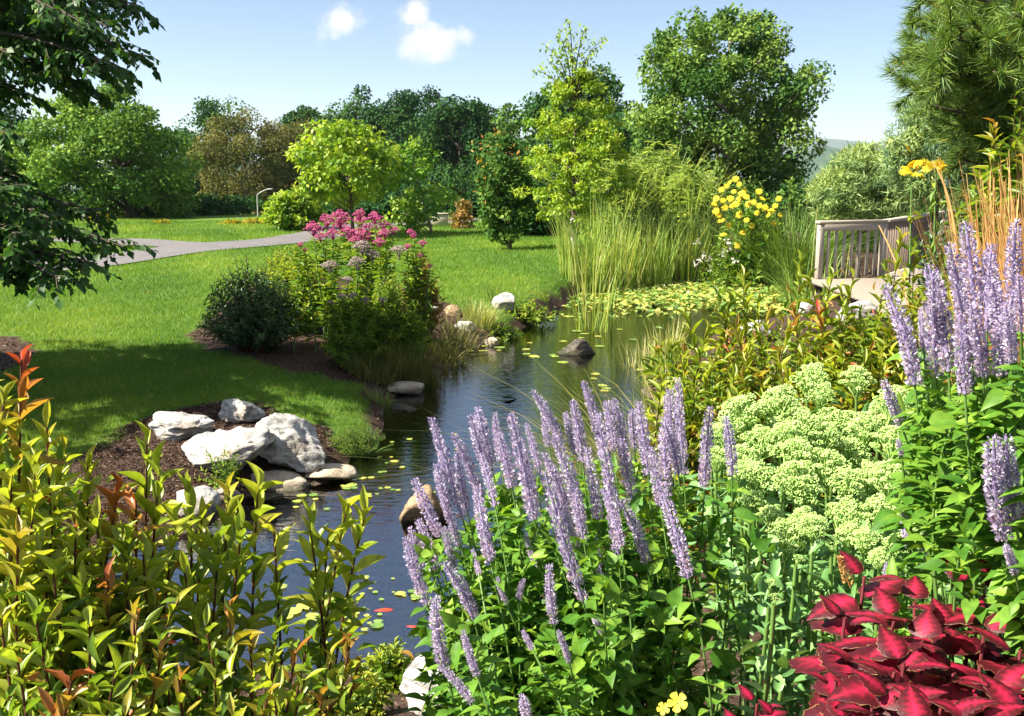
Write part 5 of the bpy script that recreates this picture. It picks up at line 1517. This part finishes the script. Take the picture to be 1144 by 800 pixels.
# ------------------------------------------------------------------ island bed
bush('dark_shrub', 'rounded dark green shrub at the left end of the island bed', 284, 392, 122, 106, 170, 28, .075, .30, LANCE, 'dark_shrub', 630, (.1, .85), (.6, 1), start=.25, fill=1500, up=.65)
bush('leafy_perennial', 'yellow green bushy perennial behind the dark shrub', 338, 372, 104, 92, 150, 24, .11, .28, LANCE, 'perennial', 631, (.25, .9), (.6, 1), 'leafy perennials of the island bed', 'plant', .3, 'green_stem', fill=500)
bush('leafy_perennial', 'pale tipped perennial on the crest of the island bed', 322, 330, 70, 58, 60, 18, .10, .3, LANCE, 'perennial', 632, (.4, 1), (.8, 1), 'leafy perennials of the island bed', 'plant', .3, 'green_stem', fill=200)
bush('leafy_perennial', 'fine leaved green perennial over the mulch in the middle of the island bed', 398, 412, 80, 88, 110, 28, .09, .22, LANCE, 'perennial', 633, (.1, .65), (.4, .8), 'leafy perennials of the island bed', 'plant', .15, 'green_stem', fill=300)
bush('leafy_perennial', 'upright green perennial between the fine leaved one and the sedges', 440, 408, 76, 104, 90, 28, .11, .22, LANCE, 'perennial', 634, (.15, .7), (.4, .9), 'leafy perennials of the island bed', 'plant', .15, 'green_stem', fill=240)
bush('leafy_perennial', 'orange tinged upright perennial at the pond end of the island bed', 470, 384, 60, 100, 60, 26, .12, .18, LANCE, 'bronze_leaf', 635, (.2, 1), (.6, 1), 'leafy perennials of the island bed', 'plant', .15, 'green_stem', fill=160)
def pye(label, foot_px, heads, seed, mesh, grp, mat='perennial', sc=1.0):
    rng = np.random.default_rng(seed)
    f = W(foot_px[0], foot_px[1], foot_px[2]); f[2] = h1(f[0], f[1])
    root = thing('joe_pye_weed' if mesh is JPW else 'hydrangea', label, 'flower', f, grp)
    gl = Geo()
    for i, (px, py, wpx, Y) in enumerate(heads):
        Wd = wpx / FPX * Y * sc
        q = W(px, py, Y) - np.array((0, 0, Wd * .55))
        place('flower_head', mesh[i % len(mesh)], root, q, U(np.array((rng.normal(0, .1), rng.normal(-.05, .1), 1))), (Wd, Wd, Wd * .75), rng.uniform(0, 6))
        r = f + np.array((rng.normal(0, .12), rng.normal(0, .12), -.03))
        gs = Geo(); B = bez(r, (r * .4 + q * .6) * (1, 1, 1) + (0, 0, .2), q, 9)
        tube(gs, B, np.linspace(.011, .007, 9), 5, .6, cap=False); part('stem', gs, M['green_stem'], root)
        m = 64; t = np.linspace(.1, .97, m); s = np.linspace(0, 1, 9)
        Q = np.stack([np.interp(t, s, B[:, j]) for j in range(3)], -1)
        ph = rng.uniform(0, 6) + np.arange(m) * 1.9
        R = np.stack([np.cos(ph), np.sin(ph), 0 * ph], -1)
        sz = .17 * rng.uniform(.7, 1.2, m) * (1.1 - .5 * t)
        leaves(gl, Q, R + (0, 0, .25) + rng.normal(0, .2, (m, 3)), np.array((0, 0, 1.0)) - R * .3 + rng.normal(0, .2, (m, 3)), sz, sz * .3, LANCE, np.clip(rng.normal(.5, .22, m), 0, 1))
    part('foliage', gl, M[mat], root)
JG = 'pink flowered tall perennials on the island bed'
pye('tall perennial with pink flower heads, leftmost of the pink ones', (366, 372, 14.6), [(350, 252, 22, 14.6), (364, 243, 22, 14.8), (372, 258, 18, 14.4), (382, 248, 20, 14.6), (358, 262, 16, 14.5)], 640, JPW, JG)
pye('tall perennial with pink flower heads over the middle of the island bed', (402, 372, 14.4), [(379, 240, 26, 14.5), (390, 256, 22, 14.3), (402, 244, 20, 14.6), (405, 260, 24, 14.3), (412, 252, 22, 14.4), (398, 266, 18, 14.2), (418, 264, 18, 14.4)], 641, JPW, JG)
pye('tall perennial with the highest pink flower heads beside the young tree', (424, 372, 14.2), [(402, 237, 18, 14.4), (418, 240, 20, 14.2), (428, 249, 18, 14.2), (430, 258, 16, 14.1), (440, 255, 14, 14.2), (424, 268, 16, 14)], 642, JPW, JG)
pye('slender perennial with small pink spires at the right of the island bed', (468, 378, 13.8), [(459, 258, 12, 14), (472, 270, 12, 13.8), (470, 284, 10, 13.8), (455, 274, 10, 13.8), (462, 262, 9, 13.9), (480, 296, 8, 13.8)], 643, JPW, JG)
pye('perennial with a single reddish spire rising beside the pale perennial', (338, 372, 13.6), [(336, 272, 9, 13.6), (341, 278, 8, 13.6)], 644, JPW, JG)
HG = 'faded flower heads on the island bed'
pye('hydrangea with large greyish pink faded heads below the pink flowers', (398, 392, 13.4), [(404, 272, 24, 13.6), (368, 293, 22, 13.4), (400, 290, 22, 13.4), (388, 310, 14, 13.2), (416, 282, 18, 13.6), (446, 276, 22, 13.8)], 645, FAD, HG)
pye('hydrangea with small round beige heads low in the island bed', (405, 404, 12.8), [(382, 329, 12, 12.9), (395, 328, 13, 12.8), (409, 333, 12, 12.8), (427, 333, 13, 12.9), (370, 336, 9, 12.8)], 646, FAD, HG)

# ------------------------------------------------------------------ more planting
bush('fern', 'bright green feathery fern clump at the water beside the big boulder', 402, 512, 80, 40, 150, 26, .03, .2, LANCE, 'fount', 650, (.35, .9), (.5, 1), start=.1, stem='green_stem', cat='fern', up=.6, fill=0)
bush('small_plant', 'small leafy plant growing in front of the broad white boulder', 248, 545, 52, 48, 20, 12, .05, .36, LANCE, 'perennial', 651, (.2, .8), (.5, .9), start=.2, stem='green_stem', cat='plant')
bush('small_plant', 'broad leaved marsh plant right of the square boulder', 590, 362, 60, 26, 26, 8, .16, .3, LANCE, 'perennial', 652, (.3, .9), (.6, 1), start=.2, stem='green_stem', cat='plant')
bush('small_plant', 'low marsh plant in the shallow water left of the wet log', 560, 380, 56, 20, 26, 8, .11, .3, LANCE, 'perennial', 653, (.1, .7), (.3, .8), start=.2, stem='green_stem', cat='plant')
for k, (px, py, w_, h_, lab) in enumerate([(436, 772, 64, 56, 'low yellow green plants at the front shore left of the white grooved boulder'), (520, 742, 50, 50, 'yellow green plants right behind the white grooved boulder'), (408, 800, 60, 50, 'low yellow green plant at the bottom edge beside the bronze shrub leaves')]):
    bush('shore_plant', lab, px, py, w_, h_, 34, 14, .055, .36, LANCE, 'perennial', 655 + k, (.45, 1), (.7, 1), 'yellow green plants on the front shore', 'plant', .15, 'green_stem', fill=90)
bush('iris', 'broad strap leaved marsh plant beside the pale grass tufts', 748, 432, 54, 52, 26, 5, .24, .14, LONG, 'perennial', 660, (.4, .9), (.5, 1), start=.05, stem='green_stem', cat='plant', up=.9)
bush('ground_plant', 'leafy green plant under the bronze shrub with the red leaf', 822, 470, 50, 46, 22, 12, .07, .3, LANCE, 'perennial', 661, (.4, .9), (.6, 1), start=.2, stem='green_stem', cat='plant', Y=3.7)
# under-planting of the right bank, seen between the shrubs
for k, (px, Y, w_, h_, lab) in enumerate([(790, 5.4, 120, 66, 'tangled olive undergrowth below the left bronze shrubs'), (900, 5.6, 130, 70, 'tangled olive undergrowth below the middle bronze shrubs'), (1000, 5.8, 130, 80, 'tangled olive undergrowth below the deck'), (740, 6.6, 80, 54, 'olive sedge tangle on the bank behind the chartreuse heads')]):
    grass_clump('undergrowth', lab, px, 440, w_, h_, 520, 'sedge', 665 + k, wd=.010, lean=.5, bend=.5, tint=(.1, 1), group='tangled growth on the right bank', Y=Y)
for k, (px, Y, w_, h_, lab) in enumerate([(880, 8.5, 110, 44, 'low green plants at the right shore behind the bronze shrubs'), (960, 9.5, 110, 50, 'low green plants in front of the white boulder by the deck'), (1060, 8, 150, 90, 'leafy green growth behind the tan grasses'), (810, 8.2, 70, 34, 'low green plants at the water behind the left bronze shrub')]):
    bush('ground_plant', lab, px, 400, w_, h_, 60, 14, .09, .32, LANCE, 'perennial', 670 + k, (.1, .8), (.4, 1), 'low planting on the right shore', 'plant', .2, 'green_stem', fill=300, Y=Y)
# long leaved shrub under the big pine
bush('long_leaved_shrub', 'long leaved green and brown shrub under the large pine', 1128, 420, 170, 345, 110, 24, .15, .24, LONG, 'shoot_leaf', 680, (.0, .5), (.2, .85), None, 'bush', .35, 'twig', fill=900, Y=7.0, spread=.5)
bush('leafy_shrub', 'dark leafy shrub behind the deck below the soft pine', 1074, 330, 120, 130, 60, 18, .12, .35, LANCE, 'dark_shrub', 681, (.1, .9), (.5, 1), None, 'bush', .2, 'twig', fill=700, Y=13.5)
bush('gold_shrub', 'yellow green shrub beside the lamp post', 330, 264, 74, 60, 70, 18, .26, .36, LANCE, 'lime_leaf', 682, (.3, 1), (.6, 1), None, 'bush', .2, 'twig', fill=600, Y=37)
bush('gold_shrub', 'small bright yellow shrub under the overhanging branches', 112, 262, 22, 26, 16, 8, .22, .36, LANCE, 'gold_leaf', 683, (.3, 1), (.6, 1), None, 'bush', .2, 'twig', fill=60, Y=40)
for k, (px, w_, h_) in enumerate([(262, 30, 14), (284, 26, 16), (180, 22, 12), (304, 22, 18)]):
    bush('yellow_perennial', ('widest yellow perennial at the lawn edge left of the lamp post', 'yellow perennial at the foot of the lamp post', 'small yellow perennial at the lawn edge right of the pine', 'yellow perennial between the lamp post and the yellow green shrub')[k], px, 261, w_, h_, 24, 8, .2, .3, LANCE, 'gold_leaf', 684 + k, (.3, 1), (.6, 1), 'yellow perennials at the far lawn edge', 'plant', .15, 'green_stem', fill=60, Y=41)
for k, (px, Y, w_, h_, lab) in enumerate([(440, 45, 110, 46, 'dark shrub mass behind the young tree at the wood edge'), (600, 34, 80, 60, 'dark shrub behind the feathery tree trunk'), (540, 46, 80, 50, 'dark shrub behind the small bronze tree'), (240, 52, 150, 46, 'olive shrub row below the brown trees'), (380, 50, 90, 40, 'dark shrub in the shade behind the bright maple'), (60, 50, 170, 60, 'dark shrub behind the left path'), (660, 37, 70, 90, 'dark shrub in the gap behind the giant grasses'), (490, 60, 200, 90, 'dark undergrowth of the wood behind the lawn')]):
    bush('dark_shrub', lab, px, 262, w_, h_, 60, 14, .30, .5, LANCE, 'dark_leaf', 690 + k, (0, .6), (.2, .8), 'dark shrubs along the wood edge', 'bush', .15, 'twig', fill=900, Y=Y)
# shrub in the background right: ridge of trees below the horizon
for k, (px, Y, w_, h_, lab) in enumerate([(940, 44, 80, 52, 'green shrub beyond the grasses under the far hills'), (890, 36, 70, 50, 'dark shrub at the foot of the sycamore'), (1010, 34, 110, 60, 'green shrub behind the juniper bush'), (830, 36, 90, 50, 'dark shrub between the sycamore and the yellow flowers')]):
    bush('far_shrub', lab, px, 246, w_, h_, 50, 14, .26, .5, LANCE, 'syc_leaf', 700 + k, (.1, .8), (.3, 1), 'shrubs beyond the fine grasses', 'bush', .15, 'twig', fill=600, Y=Y)

# ------------------------------------------------------------------ yellow flowers
def daisy_mesh(seed, pet=11):
    rng = np.random.default_rng(seed)
    g = Geo()
    for ring, (n, l) in enumerate(((pet, .5), (pet - 3, .40))):
        a = np.arange(n) * 2 * math.pi / n + rng.normal(0, .08, n) + ring * .3
        R = np.stack([np.cos(a), np.sin(a), np.full(n, .12 + .15 * ring)], -1)
        leaves(g, R * .08, R, np.array((0, 0, 1.0)) - R * .1, l, .20, OVATE, np.clip(rng.normal(.7, .15, n), 0, 1))
    V, Fc = ICO[2]
    gc = Geo(); gc.add(V * (.10, .10, .06) + (0, 0, .055), Fc, .25)
    return g.mesh('flower', M['yellow']), gc.mesh('flower_centre', M['yellow'])
DAISY = [daisy_mesh(k) for k in range(3)]
def daisy(k, root, loc, d, s, spin):
    o = place('flower', DAISY[k][0], root, loc, d, s, spin)
    c = bpy.data.objects.new('flower_centre', DAISY[k][1]); COL.objects.link(c); c.parent = o
def yellow_bush():
    rng = np.random.default_rng(710)
    root = bush('yellow_flowered_plant', 'tall leafy plant with bright yellow daisy flowers at the far shore', 838, 302, 92, 90, 80, 18, .20, .42, LANCE, 'perennial', 711, (.1, .7), (.3, .8), None, 'flower', .15, 'green_stem', fill=500, Y=25)
    for k, (px, py) in enumerate([(806, 212), (812, 208), (820, 214), (826, 206), (832, 212), (800, 222), (808, 224), (816, 222), (826, 222), (834, 220), (818, 230), (810, 232), (803, 240), (822, 228), (836, 228), (855, 232), (862, 236), (866, 230), (858, 240), (848, 230), (870, 222), (806, 246), (834, 246), (824, 274), (846, 238), (798, 228), (829, 216), (815, 204), (842, 226), (852, 222), (872, 240), (864, 250), (826, 240), (814, 252), (800, 236), (840, 252), (856, 262), (830, 260), (808, 262), (848, 214), (822, 200)]):
        s = rng.uniform(6, 9) / FPX * 24.5
        daisy(k % 3, root, W(px, py, 24.4 + rng.normal(0, .15)), (rng.normal(-.3, .3), rng.normal(-.8, .3), .6), s, rng.uniform(0, 6))
yellow_bush()
def yellow_stalk(label, px, py, Y, wpx, seed):
    rng = np.random.default_rng(seed)
    q = W(px, py, Y); f = np.array((q[0] + .12, Y, 0)); f[2] = h1(f[0], Y)
    root = thing('yellow_flower', label, 'flower', f, 'tall yellow flowers behind the deck')
    gs = Geo(); B = bez(f, (f + q) / 2 + (-.03, 0, .2), q, 10); tube(gs, B, np.linspace(.008, .005, 10), 5, .6); part('stem', gs, M['green_stem'], root)
    for k in range(13):
        s = wpx / FPX * Y * rng.uniform(.4, .6)
        daisy(k % 3, root, q + rng.normal(0, wpx / FPX * Y * .26, 3), rsph(rng, 1)[0] + (0, -.6, .5), s, rng.uniform(0, 6))
    gl = Geo(); m = 18; t = rng.uniform(.3, .92, m); Q = np.stack([np.interp(t, np.linspace(0, 1, 10), B[:, j]) for j in range(3)], -1)
    leaves(gl, Q, rng.normal(0, 1, (m, 3)) + (0, 0, .3), rng.normal(0, .4, (m, 3)) + (0, 0, 1), .09, .03, LANCE, rng.uniform(.3, .9, m)); part('foliage', gl, M['perennial'], root)
yellow_stalk('yellow flower cluster on a tall stalk, left and larger of two', 1019, 188, 6.6, 22, 720)
yellow_stalk('small yellow flower cluster on a tall stalk next to the long leaved shrub', 1046, 187, 6.4, 18, 721)
def low_yellow(label, px, py, Y, wpx, seed):
    rng = np.random.default_rng(seed)
    q = W(px, py, Y); f = np.array((q[0], Y + .03, q[2] - .22))
    f[2] = h1(f[0], f[1])
    root = thing('primrose', label, 'flower', f, 'yellow blooms at the bottom edge')
    gs = Geo(); tube(gs, bez(f, (f + q) / 2, q, 6), .003, 5, .6); part('stem', gs, M['green_stem'], root)
    g = Geo(); n = 5; a = np.arange(n) * 2 * math.pi / n + .3
    up = U(np.array((-.2, -.7, .7))); A = U(np.cross(up, (0, 0, 1.0))); Bn = np.cross(up, A)
    R = np.cos(a)[:, None] * A + np.sin(a)[:, None] * Bn
    s = wpx / FPX * Y / 2
    leaves(g, q + R * s * .05, R + up * .35, up - R * .3, s * .95, s * .78, leaf_t([(0, .08), (.35, .3), (.8, .5), (.95, .42), (1, .1)], .25, .15), rng.uniform(.75, 1, n))
    part('petal_ring', g, M['yellow'], root)
low_yellow('open yellow flower with five petals at the bottom edge between lavender and coleus', 757, 785, 1.25, 25, 730)
low_yellow('half hidden yellow flower left of the open one at the bottom edge', 741, 792, 1.26, 16, 731)
bush('white_flowered_plant', 'white flowered plant among the reeds at the far shore', 800, 312, 46, 44, 30, 14, .12, .3, LANCE, 'perennial', 735, (.2, .8), (.5, 1), None, 'flower', .15, 'green_stem', fill=60, Y=24)
def whites():
    rng = np.random.default_rng(736)
    root = bpy.data.objects['white_flowered_plant']
    for k in range(12):
        g = Geo(); n = 9
        q = W(rng.uniform(778, 822), rng.uniform(270, 300), 23.8)
        leaves(g, q + rng.normal(0, .035, (n, 3)), rng.normal(0, 1, (n, 3)), rng.normal(0, 1, (n, 3)), .07, .05, KITE, rng.uniform(0, 1, n))
        part('blossom', g, M['white_flower'], root)
whites()

# ------------------------------------------------------------------ floating leaves, lily mat, fish
def pad_mesh(seed, n=11):
    rng = np.random.default_rng(seed)
    a = np.linspace(.18, 2 * math.pi - .18, n)
    r = 1 + rng.normal(0, .05, n)
    V = np.concatenate([[(0.08, 0, 0)], np.stack([r * np.cos(a), r * np.sin(a) * .9, rng.normal(.03, .03, n)], -1)])
    Fc = np.array([(0, i, i + 1) for i in range(1, n)])
    g = Geo(); g.add(V, Fc, np.clip(rng.uniform(.1, 1), 0, 1))
    return g.mesh('floating_leaf', M['pad'])
PADS = [pad_mesh(k) for k in range(8)]
def floats():
    rng = np.random.default_rng(740)
    spots = []
    def patch(n, px, py, sx, sy, s0, s1):
        for _ in range(n):
            spots.append((px + rng.normal(0, sx), py + rng.normal(0, sy), rng.uniform(s0, s1)))
    patch(24, 352, 548, 34, 9, 3, 7)
    patch(16, 420, 545, 26, 14, 2, 4.5)
    patch(14, 356, 672, 24, 10, 5, 11)
    patch(10, 390, 700, 22, 8, 3, 8)
    patch(12, 455, 665, 20, 3, 2.5, 6)
    patch(12, 420, 660, 22, 20, 1.5, 4)
    patch(12, 450, 492, 22, 20, 2, 5)
    patch(22, 560, 392, 40, 6, 3, 7)
    patch(14, 640, 372, 60, 10, 3, 8)
    patch(10, 690, 420, 26, 20, 3, 7)
    patch(8, 250, 620, 40, 20, 4, 8)
    k = 0
    for px, py, s in spots:
        q = Z0(px, py, .006)
        if sdf(POND, np.array([q[0]]), np.array([q[1]]))[0] > -.08:
            continue
        d = np.linalg.norm(q - np.array((0, 0, CAMZ)))
        o = place('floating_leaf', PADS[k % 8], None, q + np.array((0, 0, .0006 * (k % 12))), (0, 0, 1), s / FPX * d, rng.uniform(0, 6))
        tag(o, 'small green leaf floating flat on the pond water', 'leaf', 'small leaves floating on the pond'); k += 1
    g = Geo()                                   # the dense mat before the reeds
    n = 9500
    px = rng.uniform(560, 950, n); py = 312 + 44 * rng.beta(1.3, 2.2, n)
    wgt = np.interp(px, [560, 640, 690, 800, 950], [.05, .35, .9, 1, 1]) * np.where(py < 346 + (px - 800) * .05, 1, .25)
    keep = rng.uniform(0, 1, n) < wgt
    Q = np.array([Z0(a, b, .01) for a, b in zip(px[keep], py[keep])])
    Q = Q[sdf(POND, Q[:, 0], Q[:, 1]) < .1]; m = len(Q)
    Q[:, 2] += rng.uniform(0, .035, m)
    leaves(g, Q, np.column_stack([rng.normal(0, 1, (m, 2)), rng.normal(.03, .12, m)]), rng.normal(0, .3, (m, 3)) + (0, 0, 1), rng.uniform(.09, .21, m), rng.uniform(.07, .15, m), OVATE, np.clip(rng.beta(2, 1.4, m), 0, 1))
    solo('water_lily_leaves', g, M['pad'], kind='stuff', label='dense mat of yellow green water lily leaves before the reeds')
floats()
def koi(label, px, py, lpx, ang, seed):
    q = Z0(px, py, -.012)
    d = np.linalg.norm(q - np.array((0, 0, CAMZ))); L = lpx / FPX * d
    root = thing('koi', label, 'fish', q, 'red fish in the pond')
    g = Geo()
    t = np.linspace(0, 1, 14); r = L * .13 * np.sin(math.pi * np.clip(t * .93 + .05, 0, 1) ** .7) * (1 - .45 * t) + .002
    P = np.stack([L * (.5 - t), .03 * L * np.sin(5 * t), 0 * t], -1)
    tube(g, P, r, 10)
    c, s = math.cos(ang), math.sin(ang); Rm = np.array([[c, s, 0], [-s, c, 0], [0, 0, 1]])
    for a in g.v: a[:] = a @ Rm + q
    part('body', g, M['koi'], root, smooth=True)
    g = Geo(); e = np.array((-.48 * L, 0, 0))
    g.add(np.array([e, e + (-.24 * L, .10 * L, .0), e + (-.15 * L, 0, 0), e + (-.24 * L, -.10 * L, 0.0), e + (0, 0, .01), e + (-.15 * L, 0, .01)]) @ Rm + q, [(0, 1, 2), (0, 2, 3), (4, 2, 1), (4, 3, 2)])
    part('tail_fin', g, M['koi'], root)
    for sg in (1, -1):
        g = Geo(); e = np.array((.18 * L, sg * .1 * L, 0)); g.add(np.array([e, e + (-.05 * L, sg * .12 * L, 0), e + (-.13 * L, sg * .08 * L, 0)]) @ Rm + q, [(0, 1, 2)])
        part('side_fin', g, M['koi'], root)
m = MT('koi'); M['koi'] = m.done(m.surf((.80, .05, .02), .4, .5))
koi('red fish swimming under the surface in mid water, left of the two', 424, 684, 30, .1, 1)
koi('red fish at the front shore nearest the lavender, right of the two', 456, 702, 24, -.2, 2)
def drift_leaf():
    q = Z0(562, 446, .01); g = Geo()
    leaves(g, q[None] + (0, 0, .01), np.array([(1, .3, .05)]), np.array([(0, 0, 1.0)]), .20, .10, OVATE, 0)
    solo('drifting_leaf', g, M['dark_leaf'], q, label='dark curled leaf drifting on the open blue water', cat='leaf')
drift_leaf()
# thin water plants standing in the pond by the island bed and the pale grass
for k, (px, py, w_, h_, n, lab) in enumerate([(486, 440, 70, 34, 46, 'sparse thin water weed stalks off the island bed'), (690, 400, 70, 48, 60, 'sparse thin rushes in the water left of the pale grass'), (610, 372, 60, 24, 40, 'sparse thin rushes in the water behind the wet log')]):
    grass_clump('rushes', lab, px, py, w_, h_, n, 'fount', 745 + k, wd=.007, lean=.25, bend=.2, tint=(.1, .8), group='sparse rushes standing in the water', cat='rushes')

# ------------------------------------------------------------------ lamp post and utility box far off
def lamp():
    f = W(289, 258, 43); f[2] = h1(f[0], f[1])
    top = W(289, 218, 43)[2]
    root = thing('street_lamp', 'thin pale lamp post with a short bent arm at the far lawn edge', 'street lamp', f)
    m = MT('pale_metal'); mm_ = m.done(m.surf((.40, .40, .38), .5, .4))
    g = Geo(); tube(g, [f, (f[0], f[1], top)], [.028, .022], 10); part('pole', g, mm_, root)
    e = W(300, 211, 43)
    g = Geo(); tube(g, bez((f[0], f[1], top), (f[0] + .12, f[1], top + .14), e, 6), .02, 8); arm = part('arm', g, mm_, root)
    g = Geo(); box(g, (e[0] + .08, e[1], e[2] - .01), (.2, .1, .05), 0, bev=.02); part('lamp_head', g, mm_, arm)
lamp()
def ubox():
    f = W(492, 268, 40); f[2] = h1(f[0], f[1])
    root = thing('utility_box', 'small beige utility box at the wood edge behind the young tree', 'utility box', f)
    m = MT('beige_paint'); mm_ = m.done(m.surf((.42, .37, .27), .6, .3))
    g = Geo(); box(g, (f[0], f[1], f[2] + .22), (.62, .4, .44), 0, bev=.02); part('cabinet', g, mm_, root)
    g = Geo(); box(g, (f[0], f[1], f[2] + .463), (.68, .46, .04), 0, bev=.01); part('lid', g, mm_, root)
ubox()

# ------------------------------------------------------------------ air: one even haze round the whole place
def haze():
    g = Geo()
    x0, x1, y0, y1, z0, z1 = -8200, 8200, -900, 9000, -38, 345
    V = np.array([(x, y, z) for x in (x0, x1) for y in (y0, y1) for z in (z0, z1)], float)
    g.add(V, [(0, 1, 3, 2), (4, 6, 7, 5), (0, 4, 5, 1), (2, 3, 7, 6), (0, 2, 6, 4), (1, 5, 7, 3)])
    m = bpy.data.materials.new('haze_air'); m.use_nodes = True
    t = m.node_tree
    for n in list(t.nodes): t.nodes.remove(n)
    o = t.nodes.new('ShaderNodeOutputMaterial'); v = t.nodes.new('ShaderNodeVolumePrincipled')
    v.inputs['Color'].default_value = (.80, .90, 1, 1); v.inputs['Density'].default_value = HAZE
    v.inputs['Anisotropy'].default_value = .2
    t.links.new(v.outputs[0], o.inputs['Volume'])
    solo('haze', g, m, kind='stuff', label='thin summer haze over the landscape')
HAZE = .00009
haze()
